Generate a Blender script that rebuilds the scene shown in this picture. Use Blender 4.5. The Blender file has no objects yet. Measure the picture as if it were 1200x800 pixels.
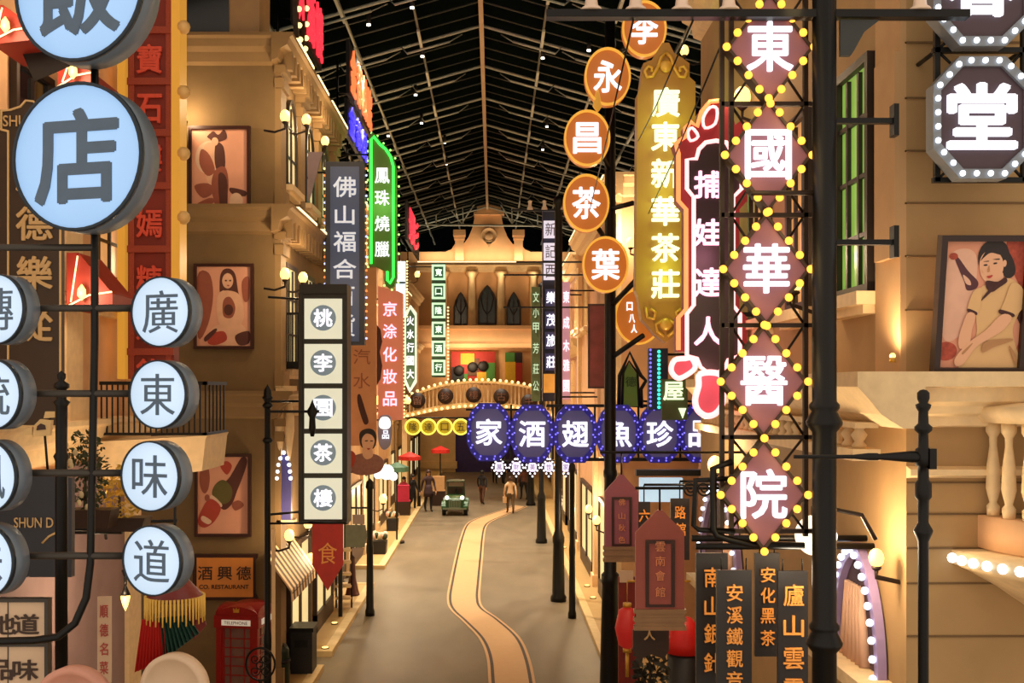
import bpy, bmesh, math, random
from mathutils import Vector, Matrix, Euler
random.seed(7)
SC = bpy.context.scene
COL = SC.collection
PI = math.pi
R = math.radians
# camera model: level lens, eye 6 m above the street, vanishing point at (578,455) of 1200x800
F, VX, HZ, H = 1300.0, 578.0, 455.0, 6.0
def P(px, py, Y): return Vector(((px-VX)*Y/F, Y, H+(HZ-py)*Y/F))
def onX(px, py, X):                      # point seen at px,py on the plane x = X
    return P(px, py, X*F/(px-VX))
def onG(px, py, z=0.0):                  # point of the ground seen at px,py
    return P(px, py, (H-z)*F/(py-HZ))

# ---------------------------------------------------------------- materials
def lin(c):
    c = c/255.0
    return c/12.92 if c <= .04045 else ((c+.055)/1.055)**2.4
def L3(rgb): return tuple(lin(v) for v in rgb)
MATS = {}
def M(name, rgb, rough=.6, metal=0.0, emit=0.0, var=.18, scale=6.0, bump=0.0, sampling=None, spec=None, stretch=None):
    if name in MATS: return MATS[name]
    m = bpy.data.materials.new(name); m.use_nodes = True
    nt = m.node_tree; b = nt.nodes['Principled BSDF']
    c = L3(rgb)
    b.inputs['Roughness'].default_value = rough
    b.inputs['Metallic'].default_value = metal
    if spec is not None: b.inputs['Specular IOR Level'].default_value = spec
    tc = nt.nodes.new('ShaderNodeTexCoord'); n = nt.nodes.new('ShaderNodeTexNoise')
    n.inputs['Scale'].default_value = scale; n.inputs['Detail'].default_value = 5
    if stretch:
        mp = nt.nodes.new('ShaderNodeMapping'); mp.inputs['Scale'].default_value = stretch
        nt.links.new(tc.outputs['Object'], mp.inputs['Vector']); nt.links.new(mp.outputs['Vector'], n.inputs['Vector'])
    else:
        nt.links.new(tc.outputs['Object'], n.inputs['Vector'])
    mx = nt.nodes.new('ShaderNodeMix'); mx.data_type = 'RGBA'
    mx.inputs['A'].default_value = tuple(max(0, v*(1-var)) for v in c)+(1,)
    mx.inputs['B'].default_value = tuple(min(1, v*(1+var)) for v in c)+(1,)
    nt.links.new(n.outputs['Fac'], mx.inputs['Factor'])
    if emit:
        b.inputs['Base Color'].default_value = tuple(v*.5 for v in c)+(1,)
        nt.links.new(mx.outputs['Result'], b.inputs['Emission Color'])
        b.inputs['Emission Strength'].default_value = emit
    else:
        nt.links.new(mx.outputs['Result'], b.inputs['Base Color'])
    if bump:
        bp = nt.nodes.new('ShaderNodeBump'); bp.inputs['Strength'].default_value = bump; bp.inputs['Distance'].default_value = .02
        nt.links.new(n.outputs['Fac'], bp.inputs['Height']); nt.links.new(bp.outputs['Normal'], b.inputs['Normal'])
    if sampling: m.cycles.emission_sampling = sampling
    MATS[name] = m
    return m

# ---------------------------------------------------------------- mesh builder
class MB:
    def __init__(s): s.bm = bmesh.new()
    def face(s, vs, m=0, smooth=False):
        try: f = s.bm.faces.new(vs)
        except ValueError: return None
        f.material_index = m; f.smooth = smooth
        return f
    def box(s, x0, x1, y0, y1, z0, z1, m=0):
        x0, x1 = min(x0, x1), max(x0, x1); y0, y1 = min(y0, y1), max(y0, y1); z0, z1 = min(z0, z1), max(z0, z1)
        v = [s.bm.verts.new((x, y, z)) for z in (z0, z1) for y in (y0, y1) for x in (x0, x1)]
        for q in ((0,2,3,1), (4,5,7,6), (0,1,5,4), (2,6,7,3), (0,4,6,2), (1,3,7,5)):
            s.face([v[i] for i in q], m)
        return s
    def cyl(s, p0, p1, r0, r1=None, n=12, m=0, smooth=True):
        p0, p1 = Vector(p0), Vector(p1)
        if r1 is None: r1 = r0
        d = (p1-p0)
        if d.length < 1e-6: return s
        d.normalize()
        a = d.orthogonal().normalized(); b = d.cross(a)
        A = [s.bm.verts.new(p0+(a*math.cos(2*PI*i/n)+b*math.sin(2*PI*i/n))*r0) for i in range(n)]
        B = [s.bm.verts.new(p1+(a*math.cos(2*PI*i/n)+b*math.sin(2*PI*i/n))*r1) for i in range(n)]
        for i in range(n):
            j = (i+1) % n
            s.face([A[i], A[j], B[j], B[i]], m, smooth)
        s.face(A[::-1], m); s.face(B, m)
        return s
    def lathe(s, prof, c=(0,0,0), n=16, m=0, axis='Z', a0=0.0, a1=None, smooth=True, cap=True):
        c = Vector(c); rings = []
        full = a1 is None
        k = n if full else n+1
        for r, z in prof:
            ring = []
            for i in range(k):
                t = 2*PI*i/n if full else a0+(a1-a0)*i/n
                if axis == 'Z': p = Vector((r*math.cos(t), r*math.sin(t), z))
                elif axis == 'Y': p = Vector((r*math.cos(t), z, r*math.sin(t)))
                else: p = Vector((z, r*math.cos(t), r*math.sin(t)))
                ring.append(s.bm.verts.new(c+p))
            rings.append(ring)
        for a, b in zip(rings, rings[1:]):
            for i in range(n):
                j = (i+1) % k if full else i+1
                s.face([a[i], a[j], b[j], b[i]], m, smooth)
        if full and cap and prof[0] != prof[-1]:
            if prof[0][0] > 1e-4: s.face(rings[0][::-1], m)
            if prof[-1][0] > 1e-4: s.face(rings[-1], m)
        return s
    def prism(s, poly, y0, y1, m=0, side_m=None):       # poly in x,z; extruded along y
        A = [s.bm.verts.new((x, y0, z)) for x, z in poly]; B = [s.bm.verts.new((x, y1, z)) for x, z in poly]
        s.face(A, m); s.face(B[::-1], m); n = len(poly)
        for i in range(n):
            j = (i+1) % n
            s.face([A[j], A[i], B[i], B[j]], m if side_m is None else side_m)
        return s
    def prismX(s, poly, x0, x1, m=0):                   # poly in y,z; extruded along x
        A = [s.bm.verts.new((x0, y, z)) for y, z in poly]; B = [s.bm.verts.new((x1, y, z)) for y, z in poly]
        s.face(A[::-1], m); s.face(B, m); n = len(poly)
        for i in range(n):
            j = (i+1) % n
            s.face([A[i], A[j], B[j], B[i]], m)
        return s
    def prismZ(s, poly, z0, z1, m=0):                   # poly in x,y
        A = [s.bm.verts.new((x, y, z0)) for x, y in poly]; B = [s.bm.verts.new((x, y, z1)) for x, y in poly]
        s.face(A[::-1], m); s.face(B, m); n = len(poly)
        for i in range(n):
            j = (i+1) % n
            s.face([A[i], A[j], B[j], B[i]], m)
        return s
    def ring(s, outer, inner, y0, y1, m=0):             # frame between two outlines of equal count, x,z
        n = len(outer)
        vs = [[s.bm.verts.new((x, y, z)) for x, z in pl] for pl in (outer, inner) for y in (y0, y1)]
        of, ob, jf, jb = vs
        for i in range(n):
            j = (i+1) % n
            s.face([of[i], of[j], jf[j], jf[i]], m); s.face([ob[j], ob[i], jb[i], jb[j]], m)
            s.face([of[j], of[i], ob[i], ob[j]], m); s.face([jf[i], jf[j], jb[j], jb[i]], m)
        return s
    def tube(s, pts, r, n=8, m=0, closed=False):
        pts = [Vector(p) for p in pts]; N = len(pts); rings = []
        prev = None
        for i, p in enumerate(pts):
            q0 = pts[i-1] if (i or closed) else p
            q1 = pts[(i+1) % N] if (i < N-1 or closed) else p
            d = (q1-q0).normalized()
            a = d.orthogonal().normalized() if prev is None else (prev-d*prev.dot(d)).normalized()
            prev = a; b = d.cross(a)
            rr = r[i] if isinstance(r, (list, tuple)) else r
            rings.append([s.bm.verts.new(p+(a*math.cos(2*PI*k/n)+b*math.sin(2*PI*k/n))*rr) for k in range(n)])
        for i in range(N if closed else N-1):
            A, B = rings[i], rings[(i+1) % N]
            for k in range(n):
                j = (k+1) % n
                s.face([A[k], A[j], B[j], B[k]], m, True)
        if not closed:
            s.face(rings[0][::-1], m); s.face(rings[-1], m)
        return s
    def ball(s, c, r, sc=(1,1,1), m=0, u=12, v=8):
        c = Vector(c); rings = []
        top = s.bm.verts.new(c+Vector((0,0,r*sc[2]))); bot = s.bm.verts.new(c-Vector((0,0,r*sc[2])))
        for i in range(1, v):
            t = PI*i/v
            rings.append([s.bm.verts.new(c+Vector((r*sc[0]*math.sin(t)*math.cos(2*PI*k/u), r*sc[1]*math.sin(t)*math.sin(2*PI*k/u), r*sc[2]*math.cos(t)))) for k in range(u)])
        for k in range(u):
            j = (k+1) % u
            s.face([top, rings[0][k], rings[0][j]], m, True); s.face([bot, rings[-1][j], rings[-1][k]], m, True)
        for a, b in zip(rings, rings[1:]):
            for k in range(u):
                j = (k+1) % u
                s.face([a[k], b[k], b[j], a[j]], m, True)
        return s
    def build(s, name, mats, parent=None, loc=None):
        bmesh.ops.recalc_face_normals(s.bm, faces=s.bm.faces[:])
        me = bpy.data.meshes.new(name); s.bm.to_mesh(me); s.bm.free()
        for m in (mats if isinstance(mats, (list, tuple)) else [mats]): me.materials.append(m)
        o = bpy.data.objects.new(name, me); COL.objects.link(o)
        if parent: o.parent = parent
        if loc is not None: o.location = loc
        return o

def tag(o, label=None, cat=None, group=None, kind=None):
    if label: o['label'] = label
    if cat: o['category'] = cat
    if group: o['group'] = group
    if kind: o['kind'] = kind
    return o
def thing(name, label, cat, loc=(0,0,0), rz=0.0, group=None, rx=0.0):
    o = bpy.data.objects.new(name, None); COL.objects.link(o)
    o.empty_display_size = .1
    o.location = loc; o.rotation_euler = (rx, 0, rz)
    return tag(o, label, cat, group)
def clone(o, parent, loc, name=None):
    c = o.copy(); COL.objects.link(c); c.parent = parent; c.location = loc
    return c
def struct(name, mb, mats, loc=None): return tag(mb.build(name, mats, None, loc), kind='structure')

class S:                                    # a thing whose local metres are read off its own plane
    def __init__(s, name, label, cat, cx, cy, Y, group=None, rz=0.0, rx=0.0, dz=0.0):
        s.k = Y/F; s.cx, s.cy, s.Y = cx, cy, Y
        s.o = thing(name, label, cat, P(cx, cy, Y), rz, group, rx)
    def x(s, px): return (px-s.cx)*s.k
    def z(s, py): return (s.cy-py)*s.k
    def pl(s, pts): return [(s.x(a), s.z(b)) for a, b in pts]
    def box(s, name, mat, px0, px1, py0, py1, y0, y1, parent=None):
        return MB().box(s.x(px0), s.x(px1), y0, y1, s.z(py1), s.z(py0)).build(name, mat, parent or s.o)

# ---------------------------------------------------------------- lettering
_TXT = {}
def text_mesh(body, mat, bold=.02, depth=1.0):
    key = (body, mat.name, bold)
    if key in _TXT: return _TXT[key]
    c = bpy.data.curves.new('t', 'FONT'); c.body = body; c.offset = 0; c.extrude = .05; c.resolution_u = 3
    o = bpy.data.objects.new('t', c); COL.objects.link(o)
    bpy.context.view_layer.update()
    me = bpy.data.meshes.new_from_object(o.evaluated_get(bpy.context.evaluated_depsgraph_get()))
    bpy.data.objects.remove(o); bpy.data.curves.remove(c)
    if bold > .001:                              # thicken the strokes by stamping shifted copies of the glyph
        bm = bmesh.new(); bm.from_mesh(me); base = bm.verts[:]+bm.edges[:]+bm.faces[:]
        for k in range(6):
            g = bmesh.ops.duplicate(bm, geom=base)['geom']
            sh = Vector((bold*.95*math.cos(PI*k/3+.5), bold*.95*math.sin(PI*k/3+.5), -.0012*(k+1)))
            for v in g:
                if isinstance(v, bmesh.types.BMVert): v.co += sh
        bm.to_mesh(me); bm.free()
    xs = [v.co.x for v in me.vertices]; ys = [v.co.y for v in me.vertices]
    x0, x1, y0, y1 = min(xs), max(xs), min(ys), max(ys)
    for v in me.vertices:
        x, y, z = v.co
        v.co = ((x-(x0+x1)/2)/(x1-x0), -z/.05*.5, (y-(y0+y1)/2)/(y1-y0))
    me.materials.clear(); me.materials.append(mat)
    for p in me.polygons: p.material_index = 0
    me.update()
    _TXT[key] = me
    return me
def letters(body, parent, x, y, z, w, h, mat, bold=.02, depth=.02, name='character', rot=None):
    o = bpy.data.objects.new(name, text_mesh(body, mat, bold)); COL.objects.link(o)
    o.parent = parent; o.location = (x, y, z); o.scale = (w, depth, h)
    if rot: o.rotation_euler = rot
    return o
_BULB = {}
def bulb_mesh(mat, r):
    key = (mat.name, round(r, 4))
    if key not in _BULB:
        b = MB().ball((0,0,0), r, m=0, u=8, v=6); me = bpy.data.meshes.new('bulb'); b.bm.to_mesh(me); b.bm.free()
        me.materials.append(mat); _BULB[key] = me
    return _BULB[key]
def bulbs(parent, pts, r, mat, name='bulb'):
    me = bulb_mesh(mat, r)
    for p in pts:
        o = bpy.data.objects.new(name, me); COL.objects.link(o); o.parent = parent; o.location = p
def along(poly, step, closed=True, inset=0.0):          # evenly spaced points on an outline
    pts = [Vector(p) for p in poly]; out = []
    segs = list(zip(pts, pts[1:]+pts[:1])) if closed else list(zip(pts, pts[1:]))
    tot = sum((b-a).length for a, b in segs); n = max(2, int(round(tot/step)))
    for i in range(n if closed else n+1):
        d = tot*i/n
        for a, b in segs:
            l = (b-a).length
            if d <= l+1e-9: out.append(a+(b-a)*(d/l if l else 0)); break
            d -= l
    return out
def ellipse(cx, cz, rx, rz, n=32): return [(cx+rx*math.cos(2*PI*i/n), cz+rz*math.sin(2*PI*i/n)) for i in range(n)]
def scaled(poly, k, kz=None):
    cx = (min(p[0] for p in poly)+max(p[0] for p in poly))/2; cz = (min(p[1] for p in poly)+max(p[1] for p in poly))/2
    kz = k if kz is None else kz
    return [(cx+(x-cx)*k, cz+(z-cz)*kz) for x, z in poly]
def smooth(ctrl, n=5):                                   # closed Catmull-Rom outline
    N = len(ctrl); out = []
    for i in range(N):
        p0, p1, p2, p3 = (Vector(ctrl[(i+d) % N]) for d in (-1, 0, 1, 2))
        for k in range(n):
            t = k/n
            out.append(tuple(.5*((2*p1)+(p2-p0)*t+(2*p0-5*p1+4*p2-p3)*t*t+(3*p1-p0-3*p2+p3)*t**3)))
    return out
def lamp(kind, name, loc, energy, color, parent=None, radius=.1, rot=None, **kw):
    l = bpy.data.lights.new(name, kind); l.energy = energy; l.color = color
    if kind != 'AREA': l.shadow_soft_size = radius
    for k, v in kw.items(): setattr(l, k, v)
    o = bpy.data.objects.new(name, l); COL.objects.link(o); o.location = loc
    if parent: o.parent = parent
    if rot: o.rotation_euler = rot
    return o
WARM = (1, .73, .44); WARM2 = (1, .80, .55)

# ---------------------------------------------------------------- palette
iron = M('black_iron', (14, 13, 13), .42, .4, scale=20)
iron_brown = M('brown_iron', (48, 32, 20), .5, .3)
pipe = M('grey_pipe', (70, 66, 62), .5, .5)
wall_olive = M('olive_plaster', (128, 102, 64), .8, scale=2.5, bump=.1)
wall_peach = M('peach_plaster', (222, 174, 128), .8, scale=2.5, bump=.1)
wall_cream = M('cream_stucco', (232, 200, 152), .75, scale=2.5, bump=.08)
wall_tan = M('tan_plaster', (196, 156, 110), .8, scale=2.5, bump=.1)
wall_pink = M('dusty_pink_plaster', (206, 160, 140), .8, scale=2.5, bump=.1)
wall_grey = M('grey_plaster', (150, 128, 116), .8, scale=2.5, bump=.1)
stone_cream = M('cream_stone', (238, 208, 160), .7, scale=9, bump=.05)
dark_glass = M('dark_glass', (14, 15, 18), .12, 0)
wood_dark = M('dark_wood', (52, 32, 20), .5, scale=4, stretch=(1,1,8))
wood_black = M('black_lacquer_wood', (34, 30, 30), .4, scale=4)
wood_red = M('maroon_wood', (96, 44, 40), .55, scale=5)
frame_brown = M('brown_frame', (58, 26, 18), .4, scale=10)
gold = M('gold_paint', (212, 160, 60), .4, .3, scale=10)
white_ceramic = M('pale_ceramic', (232, 205, 185), .35)
lit_warm = M('warm_lit_glass', (255, 214, 150), .3, emit=.75, var=.3, scale=2, sampling='NONE')
lit_warm_dim = M('dim_warm_lit_glass', (225, 160, 96), .3, emit=.6, var=.4, scale=2, sampling='NONE')
lit_green = M('green_lit_glass', (150, 196, 84), .3, emit=.5, var=.5, scale=2, sampling='NONE')
bulb_warm = M('warm_bulb', (255, 178, 62), .3, emit=1.7, var=0)
bulb_lamp = M('lamp_bulb', (255, 206, 112), .3, emit=2.4, var=0, sampling='NONE')
bulb_white = M('white_bulb', (235, 245, 255), .3, emit=2.2, var=0)
bulb_blue = M('blue_bulb', (120, 110, 255), .3, emit=1.4, var=0, sampling='NONE')
bulb_small = M('small_amber_bulb', (255, 222, 140), .3, emit=2.0, var=0, sampling='NONE')
led_cream = M('cream_led_strip', (255, 226, 170), .4, emit=1.8, var=0)
neon_yellow = M('yellow_neon', (224, 158, 56), .4, emit=.55, var=.05)
neon_green = M('green_neon', (50, 245, 70), .4, emit=2.5, var=0)
neon_lime = M('pale_green_lit_letter', (232, 250, 190), .4, emit=1.35, var=.05)
neon_pink = M('pink_lit_letter', (255, 178, 205), .4, emit=1.7, var=0)
neon_pinktube = M('pink_neon_tube', (255, 165, 165), .4, emit=2.0, var=0)
neon_red = M('red_neon', (240, 45, 60), .4, emit=1.5, var=.1)
neon_orange = M('orange_neon', (255, 110, 60), .4, emit=1.5, var=.1)
neon_blue = M('blue_neon', (60, 50, 240), .4, emit=1.5, var=.1)
neon_teal = M('teal_neon', (60, 230, 190), .4, emit=1.5, var=0)
letter_white = M('white_lit_letter', (242, 240, 250), .4, emit=1.25, var=.03)
letter_orange = M('gilded_letter', (255, 168, 78), .45, var=.08)
letter_gold = M('bronze_gold_letter', (214, 176, 118), .4, var=.1)
letter_dark = M('dark_slate_letter', (84, 106, 132), .5)
letter_brown = M('dark_brown_letter', (58, 34, 20), .5)
# ================================================================ camera, world, view
cam = bpy.data.cameras.new('camera'); co = bpy.data.objects.new('camera', cam); COL.objects.link(co)
co.location = (0, 0, H); co.rotation_euler = (R(90), 0, 0)
cam.sensor_width = 36; cam.lens = 36*F/1200; cam.shift_x = 22/1200; cam.shift_y = 55/1200; cam.clip_start = .05; cam.clip_end = 300
SC.camera = co
w = bpy.data.worlds.new('World'); SC.world = w; w.use_nodes = True
w.node_tree.nodes['Background'].inputs['Color'].default_value = (1.0, .83, .65, 1)
w.node_tree.nodes['Background'].inputs['Strength'].default_value = .80
vs = SC.view_settings; vs.view_transform = 'Standard'; vs.look = 'None'; vs.gamma = 1; vs.use_curve_mapping = False; vs.exposure = .18
SC.cycles.use_denoising = True
SC.cycles.max_bounces = 6; SC.cycles.diffuse_bounces = 3; SC.cycles.glossy_bounces = 3
SC.cycles.sample_clamp_indirect = 4

# ================================================================ street
asphalt = M('brown_street_paving', (116, 102, 80), .5, var=.3, scale=1.6, bump=.12, stretch=(1, .35, 1))
pave = M('ochre_pavement', (186, 150, 92), .6, var=.15, scale=3)
kerb_m = M('pale_kerb', (214, 184, 130), .6)
strip_m = M('pale_ochre_strip', (204, 162, 114), .55, var=.06)
groove_m = M('dark_groove', (62, 46, 34), .6)
struct('floor', MB().box(-9, 9, 3, 92, -.3, 0), asphalt)
KL, KR = -3.6, 2.37
n = 1
for (y0, y1) in ((5, 23.6), (24.8, 33.6), (36.8, 79)):
    struct('trim_%d' % n, MB().box(KL-.22, KL, y0, y1, 0, .13).box(KL-1.3, KL-.22, y1-.22, y1, 0, .13).box(KL-1.3, KL-.22, y0, y0+.22, 0, .13), kerb_m); n += 1
    struct('floor_pavement_left', MB().box(-6.2, KL-.22, y0+.22, y1-.22, 0, .12), pave)
struct('trim_%d' % n, MB().box(KR, KR+.2, 5, 79, 0, .13), kerb_m); n += 1
struct('floor_pavement_right', MB().box(KR+.2, 6, 5, 79, 0, .12), pave)
# the winding pale strip let into the street
Lp = [(585, 880), (583, 830), (580, 800), (577, 771), (568, 749), (549, 729), (533, 714), (529, 701), (532, 680), (538, 650), (543, 630), (549, 615), (560, 608), (577, 602), (595, 596), (604, 592)]
Rp = [(626, 880), (623, 830), (620, 800), (614, 771), (603, 747), (580, 726), (562, 713), (557.5, 701), (559, 680), (562, 650), (564, 630), (567, 617), (574, 610.5), (588, 604.5), (606, 597.5), (615, 593.5)]
def fine(pts, m=6):
    out = []
    N = len(pts)
    for i in range(N-1):
        p0, p1, p2, p3 = (Vector(pts[min(max(i+d, 0), N-1)]) for d in (-1, 0, 1, 2))
        for k in range(m):
            t = k/m; out.append(.5*((2*p1)+(p2-p0)*t+(2*p0-5*p1+4*p2-p3)*t*t+(3*p1-p0-3*p2+p3)*t**3))
    return out+[Vector(pts[-1])]
Lg = [onG(*p) for p in fine(Lp)]; Rg = [onG(*p) for p in fine(Rp)]
def ribbon(A, B, z):
    b = MB(); vs_ = [[b.bm.verts.new((p.x, p.y, zz)) for p in L_] for zz in (0, z) for L_ in (A, B)]
    a0, b0, a1, b1 = vs_
    for i in range(len(A)-1):
        b.face([a1[i], b1[i], b1[i+1], a1[i+1]]); b.face([a0[i], a1[i], a1[i+1], a0[i+1]]); b.face([b1[i], b0[i], b0[i+1], b1[i+1]])
    return b
struct('floor_strip', ribbon(Lg, Rg, .016), strip_m)
def offs(A, d): return [Vector((p.x+d, p.y, 0)) for p in A]
for A, sg in ((Lg, -1), (Rg, 1)):
    struct('trim_%d' % n, ribbon(A, offs(A, sg*.07), .012), groove_m); n += 1
    struct('trim_%d' % n, ribbon(offs(A, sg*.07), offs(A, sg*.13), .014), strip_m); n += 1

# ================================================================ roof
roof_m = M('dark_roof_sheet', (8, 14, 14), .9, var=.3, scale=.8, spec=0.0)
steel = M('grey_green_steel', (186, 192, 178), .5, .0)
steel_dim = M('dim_steel', (84, 86, 74), .5, .0)
RX, RZ, SL = -.42, 19.0, .28
def roofz(x): return RZ-SL*abs(x-RX)
b = MB()
for sg in (-1, 1):
    x1 = RX+sg*20
    b.prism([(RX, RZ+.3), (x1, roofz(x1)+.3), (x1, roofz(x1)+.45), (RX, RZ+.5)], 12, 98)
struct('ceiling', b, roof_m)
black_wall = M('black_outer_wall', (16, 18, 24), .8)
struct('wall_left', MB().box(-21, -20.4, 12, 98, 0, 14), black_wall)
struct('wall_right', MB().box(19.6, 20.2, 12, 98, 0, 14), black_wall)
struct('wall_far', MB().box(-21, 20.2, 98, 98.5, 0, 19.3), black_wall)
tn = 20
def raft(y, r, m, inset=0.0, dz=0.0):
    global tn
    bb = MB()
    for sg in (-1, 1):
        x1 = RX+sg*14.5
        bb.cyl((RX, y, RZ-dz), (x1, y, roofz(x1)-dz), r, n=6)
    struct('trim_%d' % tn, bb, m); tn += 1
for i in range(10):
    y = 34.8+4.95*i
    raft(y, .055, steel)
    raft(y+2.45, .03, steel_dim); raft(y+1.2, .022, steel_dim); raft(y+3.7, .022, steel_dim)
    bb = MB()                                   # lattice chord hung under the rafter: short broken bars
    for sg in (-1, 1):
        for k in range(6):
            xa = RX+sg*(1.1+2.2*k); xb = xa+sg*1.5
            bb.cyl((xa, y-.9, roofz(xa)-.55), (xb, y-.9, roofz(xb)-.55), .04, n=6)
            bb.cyl((xa, y-.9, roofz(xa)-.55), (xa-sg*.4, y, roofz(xa)-.02), .02, n=5)
            bb.cyl((xb, y-.9, roofz(xb)-.55), (xb+sg*.3, y, roofz(xb)-.02), .02, n=5)
    struct('trim_%d' % tn, bb, steel); tn += 1
bb = MB().box(RX-.08, RX+.08, 20, 92, RZ-.16, RZ-.02)
struct('trim_%d' % tn, bb, M('pale_ridge_beam', (176, 152, 120), .5, .0)); tn += 1
for k in range(1, 7):
    for sg in (-1, 1):
        x = RX+sg*2.15*k
        bb = MB().box(x-.035, x+.035, 20, 90, roofz(x)-.12, roofz(x)-.02)
        struct('trim_%d' % tn, bb, steel_dim if k % 2 else steel); tn += 1
        bb = MB()
        for i in range(12):
            yy = 33+4.95*i
            bb.box(x-.05, x+.05, yy, yy+2.3, roofz(x)-.2, roofz(x)-.12)
        struct('trim_%d' % tn, bb, steel); tn += 1
# truss across the far end
bb = MB(); yt = 78.6; kk = yt/F
def TP(px, py): p = P(px, py, yt); return (p.x, p.y, p.z)
bb.cyl(TP(470, 263), TP(690, 265), .07, n=6).cyl(TP(440, 236), TP(572, 214), .06, n=6).cyl(TP(572, 214), TP(720, 240), .06, n=6)
for a, c in (((511, 224), (485, 258)), ((511, 224), (541, 262)), ((511, 230), (511, 262)), ((541, 220), (543, 262)), ((572, 214), (541, 262)), ((572, 214), (572, 200)), ((572, 214), (600, 262)), ((600, 222), (600, 262)), ((600, 262), (630, 226)), ((630, 226), (630, 264)), ((630, 226), (660, 264)), ((485, 240), (485, 262)), ((655, 235), (655, 264)), ((572, 224), (470, 246)), ((572, 224), (690, 250))):
    bb.cyl(TP(*a), TP(*c), .045, n=6)
struct('trim_%d' % tn, bb, steel); tn += 1
# the roof's small white downlights, which light the street
spot_m = M('white_downlight', (255, 246, 225), .4, emit=6, var=0, sampling='NONE')
can_m = M('black_can', (20, 20, 20), .5)
DL = [(483, 10), (495, 67), (487, 112), (494, 145), (521, 168), (523, 193), (636, 69), (641, 149), (636, 176), (432, 30), (690, 60), (455, 160)]
SPOTL = ['topmost white roof spotlight just left of the ridge beam', 'white roof spotlight left of the ridge, level with the fourth orange disc', 'white roof spotlight above the green neon sign tip', 'white roof spotlight beside the top of the green neon sign',
 'upper of two close white roof spotlights left of the ridge', 'lower of two close white roof spotlights left of the ridge', 'white roof spotlight right of the ridge, nearest the top', 'middle white roof spotlight right of the ridge', 'lowest white roof spotlight right of the ridge',
 'white roof spotlight high on the left slope near the orange neon', 'white roof spotlight just left of the orange disc row, high up', 'white roof spotlight right beside the green neon sign']
for i, (px, py) in enumerate(DL):
    # intersect the sight line with the roof plane, a little below it
    sg = -1 if px < 565 else 1
    a = (px-VX)/F; c = (HZ-py)/F
    Y = (RZ-.5-H+SL*sg*RX)/(c+SL*sg*a)
    p = P(px, py, Y)
    side = 'left' if sg < 0 else 'right'
    t = thing('ceiling_spotlight', SPOTL[i], 'spotlight', p)
    MB().cyl((0,0,.05), (0,0,.42), .07, n=10).build('housing', can_m, t)
    MB().cyl((0,0,0), (0,0,.05), .062, n=10).build('lens', spot_m, t)
    lamp('SPOT', 'spot', (0, 0, -.05), 3900*min(1, (40/Y)**1.6), (1, .87, .68), t, .12, spot_size=R(75), spot_blend=.6)

# ================================================================ buildings
def cornice_mb(b, d, L, z, p=.4, depth=3.0, m=0, wrap=True):
    prof = [(0, z-.55), (d*.12*p/.4, z-.5), (d*.16*p/.4, z-.32), (d*.3*p/.4, z-.24), (d*.34*p/.4, z-.1), (d*p, z-.06), (d*p, z), (0, z)]
    b.prism(prof, -p*.9, L, m)
    if wrap:
        pr = [(0, z-.55), (-.1, z-.5), (-.14, z-.32), (-.26, z-.24), (-.3, z-.1), (-p*.9, z-.06), (-p*.9, z), (0, z)]
        b.prismX(pr, -d*depth, 0, m)
def window_parts(t, d, y, z, wdt, hgt, fm, pm, arch=False, cols=2, rows=3, sill=True, sm=None):
    "a window on the street face at local y,z (lower left corner)"
    if arch:
        n_ = 8; c = y+wdt/2; zs = z+hgt-wdt*.75
        outer = [(y, z), (y+wdt, z), (y+wdt, zs)]+[(c+wdt/2*math.cos(PI*i/2/n_), zs+wdt*.75*math.sin(PI*i/2/n_)) for i in range(1, n_+1)]+[(c-wdt/2*math.sin(PI*i/2/n_), zs+wdt*.75*math.cos(PI*i/2/n_)) for i in range(1, n_+1)]
    else:
        outer = [(y, z), (y+wdt, z), (y+wdt, z+hgt), (y, z+hgt)]
    inner = scaled(outer, 1-.16/max(wdt, .5), 1-.16/hgt)
    b = MB()
    A = [[b.bm.verts.new((xx, q[0], q[1])) for q in pl] for pl in (outer, inner) for xx in (0, d*.09)]
    ob, of, ib, if_ = A; n_ = len(outer)
    for i in range(n_):
        j = (i+1) % n_
        b.face([of[i], of[j], if_[j], if_[i]]); b.face([ob[i], ob[j], of[j], of[i]]); b.face([ib[i], ib[j], if_[j], if_[i]])
    for i in range(1, cols): b.box(d*.02, d*.07, y+wdt*i/cols-.025, y+wdt*i/cols+.025, z+.05, z+hgt*(.95 if not arch else .9))
    for i in range(1, rows): b.box(d*.02, d*.065, y+.05, y+wdt-.05, z+hgt*i/rows-.02, z+hgt*i/rows+.02)
    fr = b.build('window_frame', fm, t)
    b = MB(); vs_ = [b.bm.verts.new((d*.03, q[0], q[1])) for q in inner]; b.face(vs_)
    vb = [b.bm.verts.new((d*.01, q[0], q[1])) for q in inner]; b.face(vb[::-1])
    for i in range(n_): b.face([vs_[i], vs_[(i+1) % n_], vb[(i+1) % n_], vb[i]])
    b.build('pane', pm, fr)
    if sill: MB().box(0, d*.22, y-.1, y+wdt+.1, z-.12, z).box(0, d*.14, y-.04, y+wdt+.04, z-.2, z-.12).build('window_sill', sm or stone_cream, t)
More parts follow.
